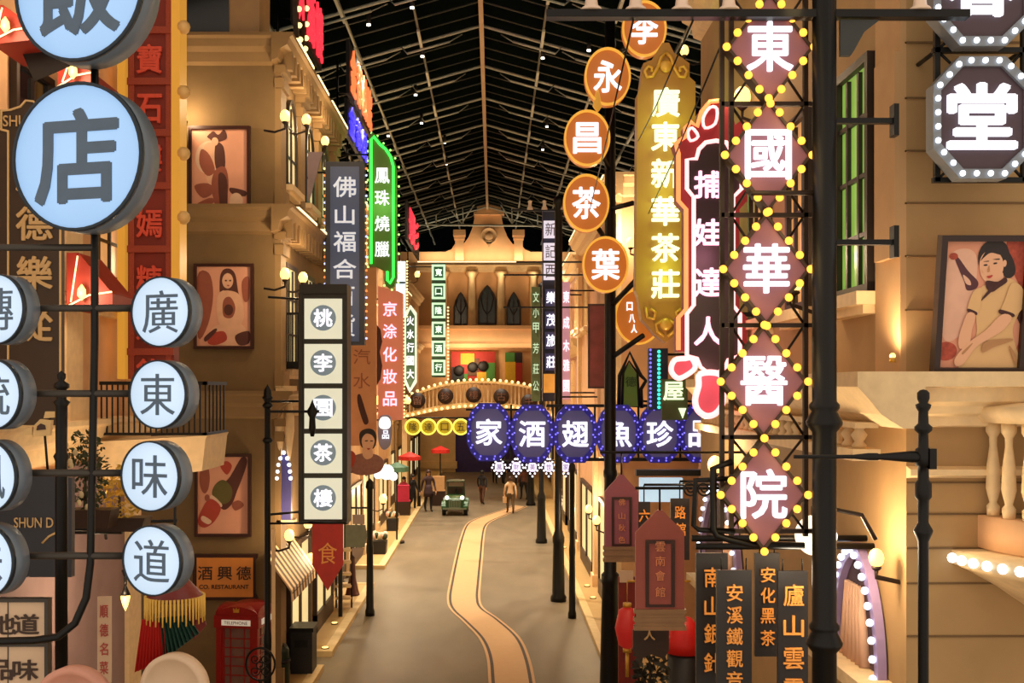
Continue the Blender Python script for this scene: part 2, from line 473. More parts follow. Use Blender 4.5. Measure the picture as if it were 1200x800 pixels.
def building(label, X, d, Y0, Y1, zt, wm, cm, levels, wins=(), depth=4, pil=(), led=(), shop=None, dentil=(), base=True):
    t = thing('shop_building', label, 'building', (X, Y0, 0)); L = Y1-Y0
    b = MB().box(0, -d*depth, 0, L, 0, zt)
    b.build('wall', wm, t)
    for z in levels:
        b = MB(); cornice_mb(b, d, L, z, .42, depth); b.build('cornice', cm, t)
    if dentil:
        for z in dentil:
            poly = [(.1, z-.1)]; yy = .1
            while yy < L-.5:
                poly += [(yy, z-.6), (yy+.18, z-.6), (yy+.18, z-.2), (yy+.42, z-.2)]; yy += .42
            poly += [(yy, z-.1)]
            MB().prismX(poly, d*.02, d*.32).build('dentil_course', cm, t)
    for (y, z0, z1) in pil:
        b = MB().box(0, d*.12, y, y+.55, z0, z1).box(0, d*.18, y-.05, y+.6, z0, z0+.35).box(0, d*.18, y-.05, y+.6, z1-.45, z1-.25).box(0, d*.22, y-.08, y+.63, z1-.15, z1)
        b.build('pilaster', cm, t)
    for (y, z, w_, h_, fm, pm, ar, c, r_) in wins: window_parts(t, d, y, z, w_, h_, fm, pm, ar, c, r_)
    for (y0, y1, z) in led: MB().box(d*.36, d*.43, y0, y1, z, z+.05).build('light_strip', led_cream, t)
    if shop:
        for (y, w_, h_, pm) in shop:
            b = MB()
            for (a0, a1, c0, c1) in ((y, y+.1, .12, h_), (y+w_-.1, y+w_, .12, h_), (y, y+w_, h_-.12, h_), (y, y+w_, .12, .55), (y+w_/2-.04, y+w_/2+.04, .5, h_)):
                b.box(0, d*.1, a0, a1, c0, c1)
            f = b.build('shop_window', wood_dark, t)
            MB().box(d*.01, d*.04, y+.1, y+w_-.1, .55, h_-.12).build('pane', pm, f)
    return t
fr_dk = M('dark_window_frame', (40, 30, 24), .5); fr_cr = M('cream_window_frame', (226, 190, 140), .6)
wl, wd, wg = lit_warm, lit_warm_dim, dark_glass
# ---- left side, near to far
BL = building('dusky near building at the left edge behind the blue-white round lamps', -5.5, 1, 9, 17.3, 14.5, wall_peach, stone_cream, (11.2, 5.6),
   [(3.6, 7.2, 1.1, 2.6, fr_dk, wg, False, 2, 3), (6.2, 7.2, 1.1, 2.6, fr_dk, wd, False, 2, 3), (3.3, 11.6, 1.0, 1.9, fr_dk, wg, False, 2, 2)],
   pil=[(2.2, .1, 5.1), (5.0, 5.6, 10.6), (7.6, 5.6, 10.6), (7.4, .1, 5.1)])
MB().box(0, .05, .1, 8.2, .1, 5.0).build('lower_wall', M('mauve_grey_plaster', (150, 124, 124), .8, scale=2.5), BL)
B1 = building('olive building with three posters on its end wall, above the red phone box', -4.33, 1, 22, 29.95, 12.95, wall_olive, M('olive_moulding', (146, 116, 74), .75, scale=2.5), (12.95, 9.6, 5.95),
   [(.9, 10.2, 1.2, 1.9, fr_dk, wl, True, 2, 3), (3.2, 10.2, 1.2, 1.9, fr_dk, wl, True, 2, 3), (5.5, 10.2, 1.2, 1.9, fr_dk, wl, True, 2, 3), (.8, 6.4, 1.3, 2.2, fr_dk, wl, False, 3, 3), (3.1, 6.4, 1.3, 2.2, fr_dk, wl, False, 3, 3), (5.4, 6.4, 1.3, 2.2, fr_dk, wd, False, 3, 3)],
   pil=[(0, 9.6, 12.4), (2.3, 9.6, 12.4), (4.7, 9.6, 12.4), (7.3, 9.6, 12.4), (0, 6, 9.1), (7.4, 6, 9.1), (0, .1, 5.4)], led=[(.2, 2.2, 12.96), (2.8, 4.4, 12.96), (5, 7.8, 12.96), (.3, 2.6, 9.6), (3.4, 7.6, 9.6)], dentil=(9.6, 12.95),
   shop=[(1.2, 2.6, 2.7, wl), (4.6, 2.8, 2.7, wl)])
MB().box(-2.2, -.9, -.05, 1.2, 12.95, 15.4).build('attic_glazing', dark_glass, B1)
MB().box(-.9, -.3, -.02, 1.0, 12.95, 15.2).build('attic_pier', wall_tan, B1); MB().box(-3.4, -2.2, .1, 1.0, 12.95, 15.4).build('attic_pier', wall_tan, B1)
B2 = building('ochre building in the left row behind the white lit box sign', -4.7, 1, 30.4, 39.7, 12.2, wall_tan, stone_cream, (12.2, 8.9, 5.2),
   [(.8, 9.6, 1.3, 1.9, fr_cr, wl, False, 2, 2), (3.2, 9.6, 1.3, 1.9, fr_cr, wl, False, 2, 2), (5.8, 9.6, 1.3, 1.9, fr_cr, wd, False, 2, 2), (.8, 5.8, 1.3, 2.2, fr_cr, wl, True, 2, 2), (3.2, 5.8, 1.3, 2.2, fr_cr, wl, True, 2, 2), (6.0, 5.8, 1.3, 2.2, fr_cr, wd, True, 2, 2)],
   pil=[(0, .1, 4.7), (4.8, .1, 4.7), (8.8, .1, 4.7), (0, 5.2, 8.4), (4.9, 5.2, 8.4)], led=[(.2, 3, 12.21), (4, 9, 12.21), (.2, 8.8, 8.91)], dentil=(8.9,), shop=[(.9, 3.4, 2.8, wl), (5.6, 3, 2.8, wl)])
B3 = building('peach building in the left row behind the pink cosmetics sign', -4.9, 1, 40.2, 51.7, 12.6, wall_peach, stone_cream, (12.6, 9.2, 5.0),
   [(1, 9.8, 1.2, 1.9, fr_cr, wl, True, 2, 2), (4, 9.8, 1.2, 1.9, fr_cr, wl, True, 2, 2), (7, 9.8, 1.2, 1.9, fr_cr, wl, True, 2, 2), (1, 5.6, 1.3, 2.3, fr_cr, wd, False, 2, 2), (4, 5.6, 1.3, 2.3, fr_cr, wl, False, 2, 2), (7.5, 5.6, 1.3, 2.3, fr_cr, wl, False, 2, 2)],
   pil=[(0, .1, 4.5), (5.6, .1, 4.5), (11, .1, 4.5)], led=[(.2, 11, 9.21), (1, 10, 12.61)], shop=[(.9, 4, 2.8, wl), (6.5, 4, 2.8, wl)])
B4 = building('cream building in the left row beyond the green box sign', -5.2, 1, 52.2, 65.7, 11.4, wall_cream, stone_cream, (11.4, 8.2, 4.8),
   [(1.5, 8.7, 1.4, 1.8, fr_cr, wl, False, 2, 2), (5, 8.7, 1.4, 1.8, fr_cr, wl, False, 2, 2), (9, 8.7, 1.4, 1.8, fr_cr, wl, False, 2, 2), (2, 5.3, 1.4, 2, fr_cr, wl, False, 2, 2), (8, 5.3, 1.4, 2, fr_cr, wl, False, 2, 2)],
   pil=[(0, .1, 4.3), (6.5, .1, 4.3)], led=[(.2, 13, 11.41)], shop=[(1, 4.6, 2.8, wl), (7.5, 5, 2.8, wl)])
B5 = building('last tan building of the left row beside the end facade', -5.3, 1, 66.2, 78.8, 12.4, wall_tan, stone_cream, (12.4, 9, 5),
   [(2, 9.6, 1.4, 1.8, fr_cr, wl, False, 2, 2), (7, 9.6, 1.4, 1.8, fr_cr, wl, False, 2, 2)], pil=[(0, .1, 4.5)], shop=[(1, 4.6, 2.8, wl), (7.5, 4, 2.8, wl)])
# ---- right side
C0 = building('near right corner building with the framed lady poster', 3.5, -1, 9.4, 18.7, 12.4, M('khaki_plaster', (172, 138, 92), .8, scale=2.5, bump=.1), stone_cream, (12.4,), depth=5)
C1 = building('set-back pink building behind the red and black neon sign', 4.9, -1, 19.15, 26.5, 11.9, wall_pink, stone_cream, (11.9, 8.4, 5.1),
   [(.9, 8.9, 1.2, 2.0, fr_cr, wl, False, 2, 3), (3.3, 8.9, 1.2, 2, fr_cr, wd, False, 2, 3), (5.4, 8.9, 1.2, 2, fr_cr, wl, False, 2, 3), (1.2, 5.6, 1.3, 2.0, fr_cr, wd, True, 2, 2), (5.2, 5.6, 1.3, 2, fr_cr, wl, True, 2, 2)],
   pil=[(0, 5.1, 11.4), (2.5, 8.4, 11.4), (5.2, 8.4, 11.4), (6.7, 5.1, 11.4)], led=[(.3, 7, 11.91), (.3, 3.5, 8.41), (4, 7, 8.41)], dentil=(5.1,), shop=[(.6, 2.6, 2.9, wl), (4, 2.6, 2.9, wl)])
C2 = building('peach building in the right row behind the round orange tea signs', 3.12, -1, 27, 39.7, 11.2, wall_peach, stone_cream, (11.2, 4.9),
   [(8.8, 8, 1.2, 2, fr_cr, wl, False, 2, 2), (11, 8, 1.2, 2, fr_cr, wd, False, 2, 2)], pil=[(0, 4.9, 10.7), (12.2, 4.9, 10.7), (0, .1, 4.4), (6, .1, 4.4)], led=[(.3, 12.5, 11.21)], shop=[(1, 4, 2.9, wl), (7, 4.5, 2.9, wl)])
C3 = building('pale pink building in the right row behind the dark blue box tower sign', 3.2, -1, 40.2, 53.7, 10.9, wall_pink, stone_cream, (10.9, 7.8, 4.7),
   [(1, 8.2, 1.3, 1.9, fr_cr, wl, False, 2, 2), (5, 8.2, 1.3, 1.9, fr_cr, wl, False, 2, 2), (9, 8.2, 1.3, 1.9, fr_cr, wl, False, 2, 2), (3, 5.2, 1.3, 1.9, fr_cr, wl, False, 2, 2)], pil=[(0, .1, 10.4)], led=[(.3, 13, 10.91)], shop=[(1, 5, 2.9, wl), (7.5, 5, 2.9, wl)])
C4 = building('far tan building in the right row beside the end facade', 3.7, -1, 54.2, 78.8, 10.4, wall_tan, stone_cream, (10.4, 4.7),
   [(3, 6, 1.4, 2.4, fr_cr, wl, False, 2, 2), (10, 6, 1.4, 2.4, fr_cr, wl, False, 2, 2)], pil=[(0, .1, 9.9)], shop=[(2, 7, 2.9, wl), (12, 7, 2.9, wl)])

# ---- near right corner building: end wall courses, cornices, green window, arched opening
mort = M('joint_line', (110, 84, 52), .8)
b = MB()
def zz(py, Y=9.4): return H+(HZ-py)*Y/F
for py in (50, 115, 177, 238, 300, 363, 565, 602, 642, 683, 745): b.box(0, 3.6, -.012, 0, zz(py)-.008, zz(py)+.008)
for py in (50, 115, 177, 238, 300, 363): b.box(-.012, 0, 0, .55, zz(py)-.008, zz(py)+.008)
b.build('wall_joints', mort, C0)
b = MB()                                          # ledge and mouldings below the poster
b.prismX([(0, zz(436)), (-.42, zz(436)), (-.42, zz(453)), (-.34, zz(454)), (-.3, zz(470)), (-.24, zz(475)), (-.2, zz(484)), (-.14, zz(487)), (-.12, zz(498)), (-.05, zz(500)), (0, zz(500))], 0, 5)
b.prism([(-.12, zz(436)), (-.55, zz(436)), (-.55, zz(453)), (-.44, zz(470)), (-.36, zz(484)), (-.18, zz(500)), (0, zz(500)), (0, zz(436))], -.42, 7.6)
b.prismX([(0, zz(546)), (-.1, zz(549)), (-.1, zz(556)), (0, zz(560))], 0, 5)
b.build('ledge', stone_cream, C0)
b = MB()                                          # corner pier on the street face
b.box(0, -.05, 0, .62, zz(436), 12).box(-.05, -.1, 0, .5, zz(300), zz(60))
b.build('corner_pier', wall_tan, C0)
for (yy, w_) in ((.72, .98), (2.6, .98), (4.5, .98)):
    window_parts(C0, -1, yy, zz(333), w_, 2.2, fr_dk, lit_green if yy < 1 else wd, False, 3, 4)
b = MB()
for i in range(26): b.lathe([(.05, zz(527)), (.07, zz(524)), (.04, zz(519)), (.075, zz(511)), (.04, zz(505)), (.06, zz(502))], (-.3, .3+.28*i, 0), n=8)
b.box(-.18, -.42, .1, 7.6, zz(527)-.1, zz(527)); b.box(-.2, -.4, .1, 7.6, zz(502), zz(502)+.05)
b.build('balustrade', stone_cream, C0)
# pointed arches outlined with white bulbs on the street face
def arch_pts(y0, w_, zb, hgt, n_=9):
    c = y0+w_/2; out = []
    for i in range(n_+1):
        t = i/n_; out.append((y0+w_/2*(t**1.9), zb+hgt*(1-(1-t)**1.5)))
    return out+[(2*c-p[0], p[1]) for p in out[-2::-1]]
for (X_, y0, w_, zb, hgt, nm) in ((0, .5, 1.2, 3.42, 1.0, 'near'), (0, 6.2, 2.6, 2.95, 1.5, 'far')):
    ap = arch_pts(y0, w_, zb, hgt); n_ = len(ap)
    b = MB()
    o_ = [(y0+w_/2+(p[0]-y0-w_/2)*1.16, zb+(p[1]-zb)*1.12) for p in ap]
    A = [[b.bm.verts.new((xx, q[0], q[1])) for q in pl] for pl in (o_, ap) for xx in (-.02, -.1)]
    for i in range(n_-1):
        b.face([A[1][i], A[1][i+1], A[3][i+1], A[3][i]]); b.face([A[0][i], A[0][i+1], A[1][i+1], A[1][i]]); b.face([A[2][i], A[2][i+1], A[3][i+1], A[3][i]])
    fr = b.build('arch_surround', M('lilac_arch_surround', (150, 130, 175), .5), C0)
    bulbs(fr, [(-.13, (a[0]+c[0])/2, (a[1]+c[1])/2) for a, c in zip(o_, ap)], .035, bulb_white)
    b = MB(); v_ = [b.bm.verts.new((-.03, p[0], p[1])) for p in ap]; b.face(v_)
    v2 = [b.bm.verts.new((0, p[0], p[1])) for p in ap]; b.face(v2[::-1])
    for i in range(n_): b.face([v_[i], v_[(i+1) % n_], v2[(i+1) % n_], v2[i]])
    b.build('arch_recess', M('dusk_violet_panel', (84, 66, 78), .7), C0)
    b = MB()
    for k in range(6): b.cyl((-.06, y0+.35+k*.12, zb), (-.06, y0+.5+k*.075, zb+hgt*.72), .06, .03, n=8)
    b.build('curtain', M('pink_beige_curtain', (222, 178, 150), .8), C0)
    MB().box(0, -.3, y0-.2, y0+w_+.2, zb-.12, zb).build('arch_sill', stone_cream, C0)
# round balcony at the right edge
bx = (1330-VX)*8.6/F-3.5+.33
def z86(py): return H+(HZ-py)*8.85/F
t = MB().lathe([(.3, z86(760)), (.8, z86(725)), (1.05, z86(700)), (1.3, z86(680)), (1.42, z86(672)), (1.42, z86(655)), (0, z86(652))], n=40, a0=PI, a1=2*PI).build('balcony', stone_cream, C0, (bx, 0, 0))
MB().lathe([(1.02, z86(652)), (1.2, z86(652)), (1.2, z86(612)), (1.02, z86(612))], n=36, a0=PI, a1=2*PI).build('plinth', wall_peach, t)
MB().lathe([(1.0, z86(497)), (1.22, z86(497)), (1.28, z86(488)), (1.28, z86(478)), (1.02, z86(472))], n=36, a0=PI, a1=2*PI).build('handrail', stone_cream, t)
for i in range(17):
    a = PI+PI*(i+.5)/17
    MB().lathe([(.05, z86(612)), (.055, z86(600)), (.03, z86(595)), (.06, z86(578)), (.052, z86(550)), (.03, z86(525)), (.032, z86(515)), (.06, z86(508)), (.06, z86(497))], (1.12*math.cos(a), 1.12*math.sin(a), 0), n=10).build('baluster', stone_cream, t)
bulbs(t, [(1.45*math.cos(a), 1.45*math.sin(a), z86(664)) for a in [PI+PI*(i+.5)/30 for i in range(30)]], .042, bulb_white)

# ================================================================ facade closing the street
YE = 80.0; k_ = YE/F
s = S('gabled_facade', 'cream gabled facade with three lancet windows closing the end of the street', 'facade', 571, 560, YE)
fc = M('uplit_cream_plaster', (226, 176, 124), .8, scale=1.2)
pr = [(440, 560), (440, 295), (522, 295), (529, 292), (533, 286), (543, 286), (549, 278), (554, 266), (557, 250), (587, 250), (590, 266), (595, 278), (601, 286), (611, 286), (615, 292), (622, 295), (720, 295), (720, 560)]
MB().prism(s.pl(pr), 0, 1.2).build('wall', fc, s.o)
MB().prism(s.pl([(555, 252), (555, 249), (559, 248), (559, 241), (564, 240), (573, 231), (582, 240), (587, 241), (587, 248), (591, 249), (591, 252)]), -.3, 1.2).box(s.x(569), s.x(576), -.34, -.3, s.z(248), s.z(241)).build('gable_cap', fc, s.o)
for c in (538.5, 607.5):
    MB().box(s.x(c-5), s.x(c+5), -.35, .4, s.z(306), s.z(278)).box(s.x(c-7), s.x(c+7), -.5, .5, s.z(277), s.z(270)).box(s.x(c-6), s.x(c+6), -.42, .45, s.z(281), s.z(277)).build('finial_post', fc, s.o)
MB().lathe([(0, -.1), (8*k_, -.1), (8*k_, -.16), (10*k_, -.16), (10*k_, 0)], (s.x(573), 0, s.z(276)), n=24, axis='Y').ball((s.x(573), -.1, s.z(277)), 5*k_, (1, .3, 1)).prism([(s.x(568), s.z(282)), (s.x(578), s.z(282)), (s.x(573), s.z(290))], -.16, 0).build('medallion', wall_tan, s.o)
MB().prismX([(0, s.z(319)), (-.3, s.z(317)), (-.4, s.z(313)), (-.9, s.z(312)), (-.9, s.z(309)), (0, s.z(307))], s.x(488), s.x(690)).build('cornice', stone_cream, s.o)
MB().box(s.x(490), s.x(660), -.72, -.6, s.z(309)+.03, s.z(308)+.04).build('light_strip', led_cream, s.o)
lamp('AREA', 'cove', (s.x(575), -.8, s.z(306)), 150, WARM2, s.o, rot=(R(180-20), 0, 0), shape='RECTANGLE', size=10, size_y=.3)
for (c, hw, t0, b0) in ((540, 8.5, 343, 381), (571, 11, 335, 380.5), (602, 8.5, 343, 381)):
    o_ = [(c-hw, b0), (c+hw, b0), (c+hw, t0+17), (c+hw*.75, t0+9), (c+hw*.3, t0+2), (c, t0-1), (c-hw*.3, t0+2), (c-hw*.75, t0+9), (c-hw, t0+17)]
    b = MB().ring(s.pl(o_), scaled(s.pl(o_), .8, .9), -.25, 0)
    b.box(s.x(c)-.04, s.x(c)+.04, -.15, -.02, s.z(b0), s.z(t0+8))
    for q in (-.45, .45): b.tube([(s.x(c), -.1, s.z(b0-12)), (s.x(c+hw*q*.9), -.1, s.z(b0-18)), (s.x(c+hw*q*1.5), -.1, s.z(t0+14)), (s.x(c+hw*q), -.1, s.z(t0+8))], .04, 6)
    f = b.build('lancet_window', M('bronze_window_frame', (52, 38, 28), .5), s.o)
    MB().prism(scaled(s.pl(o_), .85, .93), -.06, -.02).build('pane', M('greenish_dark_glass', (44, 62, 56), .2, var=.5, scale=3), f)
for c in (553, 587, 520, 625):
    MB().lathe([(.36, s.z(384)), (.3, s.z(379)), (.27, s.z(340)), (.24, s.z(326)), (.42, s.z(321)), (.46, s.z(318))], (s.x(c), -.2, 0), n=12).build('column', wall_cream, s.o)
    lamp('POINT', 'glow', (s.x(c), -.95, s.z(326)), 16, WARM, s.o, .1)
MB().box(s.x(490), s.x(690), -.75, 0, s.z(404), s.z(384)).box(s.x(490), s.x(690), -.95, 0, s.z(386), s.z(382)).box(s.x(490), s.x(690), -.9, 0, s.z(408), s.z(403)).build('balcony_front', fc, s.o)
lamp('AREA', 'cove', (s.x(575), -1.4, s.z(404)), 40, WARM2, s.o, rot=(R(180-60), 0, 0), shape='RECTANGLE', size=9, size_y=.3)
# coloured shop display behind the arch bridge
disp = [M('display_%s' % n_, c, .6) for n_, c in (('red', (170, 40, 30)), ('green', (70, 130, 50)), ('dark', (30, 42, 48)), ('yellow', (214, 170, 40)), ('brown', (96, 60, 36)), ('black', (24, 20, 22)))]
b = MB().box(s.x(529), s.x(580), -.3, 0, s.z(446), s.z(412), 0)
b.box(s.x(530), s.x(544), -.36, 0, s.z(446), s.z(430), 2).box(s.x(544), s.x(548), -.36, 0, s.z(446), s.z(438), 1).box(s.x(548), s.x(561), -.36, 0, s.z(440), s.z(420), 4).box(s.x(559), s.x(570), -.38, 0, s.z(446), s.z(436), 3).box(s.x(569), s.x(580), -.36, 0, s.z(446), s.z(425), 1)
b.box(s.x(540), s.x(556), -.37, 0, s.z(427), s.z(414), 3)
for c in ((538, 434), (554, 430), (566, 429)): b.ball((s.x(c[0]), -.45, s.z(c[1])), 6*k_, (1, .3, 1), 5, 12, 8)
b.build('display_window', disp, s.o)
b = MB().box(s.x(592), s.x(603), -.3, 0, s.z(424), s.z(413), 1).box(s.x(603), s.x(612), -.3, 0, s.z(425), s.z(413), 5).box(s.x(592), s.x(604), -.34, 0, s.z(448), s.z(424), 3).box(s.x(604), s.x(612), -.32, 0, s.z(448), s.z(425), 0)
b.build('display_panel', disp, s.o)
MB().box(s.x(476), s.x(534), -.6, 0, s.z(556), s.z(500)).box(s.x(476), s.x(536), -.8, 0, s.z(548), s.z(540)).build('ground_pier', wall_cream, s.o)
MB().box(s.x(534), s.x(700), -.3, 0, s.z(560), s.z(490)).build('ground_recess', M('indigo_hoarding', (62, 50, 120), .6), s.o)
for c in (541, 555): lamp('POINT', 'glow', (s.x(c), -2, s.z(425)), 120, WARM, s.o, .1)
# ================================================================ left: pipe frame with round lamps
disc_face = M('pale_blue_lit_face', (160, 198, 240), .4, emit=.76, var=.10, scale=1.2)
disc_small = M('white_blue_lit_face', (200, 222, 244), .4, emit=.78, var=.08, scale=1.5)
disc_rim = M('slate_blue_rim', (104, 116, 130), .4, .1)
disc_edge = M('dark_rim_edge', (30, 44, 58), .4, .2)
YF = 7.5
s = S('pipe_sign_frame', 'dark pipe frame carrying the blue-white round lamps at left', 'frame', 110, 400, YF)
MB().tube([(s.x(111), 0, s.z(-30)), (s.x(111), 0, s.z(400)), (s.x(106), 0, s.z(660)), (s.x(101), 0, s.z(700)), (s.x(88), 0, s.z(730)), (s.x(68), 0, s.z(746)), (s.x(40), 0, s.z(750)), (s.x(-40), 0, s.z(752))], 4.5*s.k, 10).build('upright', iron, s.o)
for py, x1 in ((290, 110), (361, 172), (461, 168), (554, 160), (651, 160)):
    MB().cyl((s.x(-60), .0, s.z(py)), (s.x(x1), .0, s.z(py)), 4.2*s.k, n=10).build('crossbar', pipe, s.o)
MB().cyl((s.x(-60), 0, s.z(760)), (s.x(-60), 0, -(H+(HZ-400)*YF/F)), .05, n=10).cyl((s.x(-60), 0, s.z(250)), (s.x(-60), 0, s.z(760)), .05, n=10).build('post', iron, s.o)
def round_lamp(ch, cx, cy, rpx, Y, turn, label, cat='round lamp', group=None, cw=1.2, bold=.0, dp=None):
    s = S('round_lamp_sign', label, 'sign', cx, cy, Y, group, R(turn)); r = rpx*s.k; dp = dp or .14
    MB().lathe([(r*.94, -dp/2), (r, -dp/2), (r, dp/2), (r*.9, dp/2+.01), (0, dp/2+.01)], n=48, axis='Y').build('drum', disc_rim, s.o)
    MB().lathe([(r*.96, -dp/2+.02), (r*.96, -dp/2-.012), (r*1.005, -dp/2-.012), (r*1.005, -dp/2+.02)], n=48, axis='Y').build('rim', disc_edge, s.o)
    MB().lathe([(0, -dp/2-.002), (r*.965, -dp/2-.002), (r*.965, -dp/2+.01)], n=48, axis='Y').build('face', disc_face if rpx > 60 else disc_small, s.o)
    letters(ch, s.o, 0, -dp/2-.006, 0, r*cw, r*cw, letter_dark, bold, .008)
    return s
round_lamp('飯', 103, -8, 85, YF-.1, -15, 'larger upper blue-white round lamp cut off at the top left edge', cw=1.3, bold=.025, dp=.2)
round_lamp('店', 101, 187, 86, YF-.1, -15, 'large blue-white round lamp in full view below the cut-off one', cw=1.3, bold=.025, dp=.2)
for ch, cx, cy, rp in (('廣', 196, 366, 41), ('東', 193, 462, 40), ('味', 184, 557, 41), ('道', 186, 655, 41)):
    round_lamp(ch, cx, cy, rp, YF-.08, -21, '%s small round lamp of the right column on the pipe frame' % {'廣': 'topmost', '東': 'second', '味': 'third', '道': 'lowest'}[ch], bold=.0)
for ch, cx, cy, rp in (('傳', 6, 363, 41), ('統', 2, 462, 41), ('風', -4, 557, 42), ('味', -7, 655, 42)):
    round_lamp(ch, cx, cy, rp, YF-.08, -21, '%s small round lamp of the left column, cut by the picture edge' % {'傳': 'topmost', '統': 'second', '風': 'third', '味': 'lowest'}[ch], bold=.0)

# ================================================================ left: shop boards and blade sign
board_brown = M('dark_brown_board', (62, 44, 28), .5, scale=4)
trim_cream = M('cream_edge_trim', (226, 190, 130), .5)
s = S('shop_blade_sign', 'dark brown shop board with cream outline behind the large round lamp', 'sign', 36, 300, 11.0)
o_ = [(-30, 500), (72, 500), (72, 152), (60, 150), (60, 143), (56, 133), (48, 128), (40, 118), (30, 117), (24, 124), (12, 128), (-2, 129), (-2, 153), (-30, 153)]
MB().prism(s.pl(o_), 0, .08).build('board', board_brown, s.o)
MB().ring(s.pl([(9, 500), (72, 500), (72, 152), (60, 150), (60, 143), (56, 133), (48, 128), (40, 118), (30, 117), (24, 124), (12, 128), (1, 129), (1, 153), (9, 155)]), s.pl([(11, 498), (70, 498), (70, 154), (58, 152), (58, 145), (54, 135), (47, 130), (39, 120), (31, 119), (25, 126), (13, 130), (3, 131), (3, 151), (11, 153)]), -.015, 0).build('outline', trim_cream, s.o)
letters('SHUN', s.o, s.x(24), -.012, s.z(142), 40*s.k, 13*s.k, letter_gold, .01, .01, 'lettering')
for ch, py in (('順', 205), ('德', 262), ('樂', 320), ('從', 380)): letters(ch, s.o, s.x(41), -.014, s.z(py), 43*s.k, 40*s.k, letter_gold, .02, .02)
MB().box(s.x(-60), s.x(-20), .02, .06, s.z(240), s.z(236)).build('bracket', iron, s.o)
s = S('lower_shop_board', 'dark board with cream lettering below the left column of round lamps', 'sign', 40, 620, 10.5)
MB().prism(s.pl([(-30, 676), (84, 676), (84, 560), (66, 556), (-30, 556)]), 0, .08).build('board', M('blue_black_board', (44, 46, 56), .5), s.o)
MB().tube([(s.x(75), -.01, s.z(600)), (s.x(77), -.01, s.z(620)), (s.x(66), -.01, s.z(624)), (s.x(58), -.01, s.z(628)), (s.x(50), -.01, s.z(636))], 1.4*s.k, 6).build('outline', trim_cream, s.o)
MB().cyl((s.x(-25), .1, 0), (-5.5-s.o.location.x, .1, 0), .03, n=8).build('wall_bracket', iron, s.o)
letters('SHUN D', s.o, s.x(40), -.012, s.z(612), 46*s.k, 12*s.k, letter_gold, .008, .01, 'lettering')
s = S('ornate_cream_ornament', 'small cream house-shaped ornament beside the second round lamp', 'ornament', 49, 498, 10.4)
MB().prism(s.pl([(38, 512), (58, 510), (60, 492), (47, 491), (40, 498)]), 0, .06).prism(s.pl([(51, 490), (64, 489), (64, 482), (53, 482)]), 0, .06).prism(s.pl([(26, 510), (37, 510), (37, 500), (28, 503)]), .01, .05).build('plaque', trim_cream, s.o)
MB().cyl((s.x(50), .04, s.z(503)), (s.x(50), .14, s.z(566)), .012, n=6).cyl((s.x(58), .03, s.z(489)), (s.x(56), .03, s.z(493)), .012, n=6).build('pin', iron, s.o)
MB().prism(s.pl([(43, 504), (54, 503), (53, 498), (48, 496), (44, 499)]), -.01, 0).build('opening', frame_brown, s.o)
# cream menu boards
menu = M('cream_menu_board', (226, 196, 166), .6, scale=2)
for k, (y0, y1, chs, lb) in enumerate(((705, 751, ((3, '地'), (31, '道')), 'upper cream lettered board at the lower left edge'), (757, 806, ((0, '品'), (30, '味')), 'lower cream lettered board in the lower left corner'))):
    s = S('menu_board', lb, 'sign', 20, (y0+y1)/2, 9.2)
    MB().box(s.x(-30), s.x(53), 0, .05, s.z(y1), s.z(y0)).build('board', menu, s.o)
    MB().box(s.x(-30), s.x(57), -.02, .07, s.z(y0), s.z(y0-4)).box(s.x(53), s.x(57), -.02, .07, s.z(y1), s.z(y0)).box(s.x(9), s.x(10), -.006, 0, s.z(y1), s.z(y0)).build('frame', pipe, s.o)
    for px, ch in chs: letters(ch, s.o, s.x(px), -.008, s.z((y0+y1)/2+3), 30*s.k, 24*s.k, letter_brown, .015, .01)
    MB().cyl((s.x(-20), .09, s.z(y1)), (s.x(-20), .09, s.z(880)), .03).build('support', iron, s.o)
# vertical banner and round boards at the bottom edge
s = S('slim_wall_banner', 'slim pale banner with red lettering on the pilaster left of the lit lamp', 'banner', 121, 745, 12.0)
MB().box(s.x(114), s.x(130), 0, .03, s.z(800), s.z(699)).build('cloth', menu, s.o)
for i, ch in enumerate('順德名菜'): letters(ch, s.o, s.x(122), -.006, s.z(716+22*i), 10*s.k, 15*s.k, M('faded_red_ink', (190, 80, 70), .6), .01, .006)
for cx, cy, rx, mt, lb in ((205, 806, 41, menu, 'round beige board with raised rim under the red and green tassels'), (88, 832, 52, M('pinkish_board', (222, 160, 140), .6), 'round pinkish board cut off by the bottom edge at left')):
    s = S('round_board', lb, 'sign', cx, cy, 8.6, rz=R(-12)); r = rx*s.k
    MB().lathe([(0, -.015), (r*.8, -.015), (r*.84, -.05), (r, -.05), (r, .05), (0, .05)], n=40, axis='Y').build('disc', mt, s.o)
    MB().cyl((0, .08, 0), (0, .08, -(H+(HZ-cy)*8.6/F)), .03).build('post', iron, s.o)
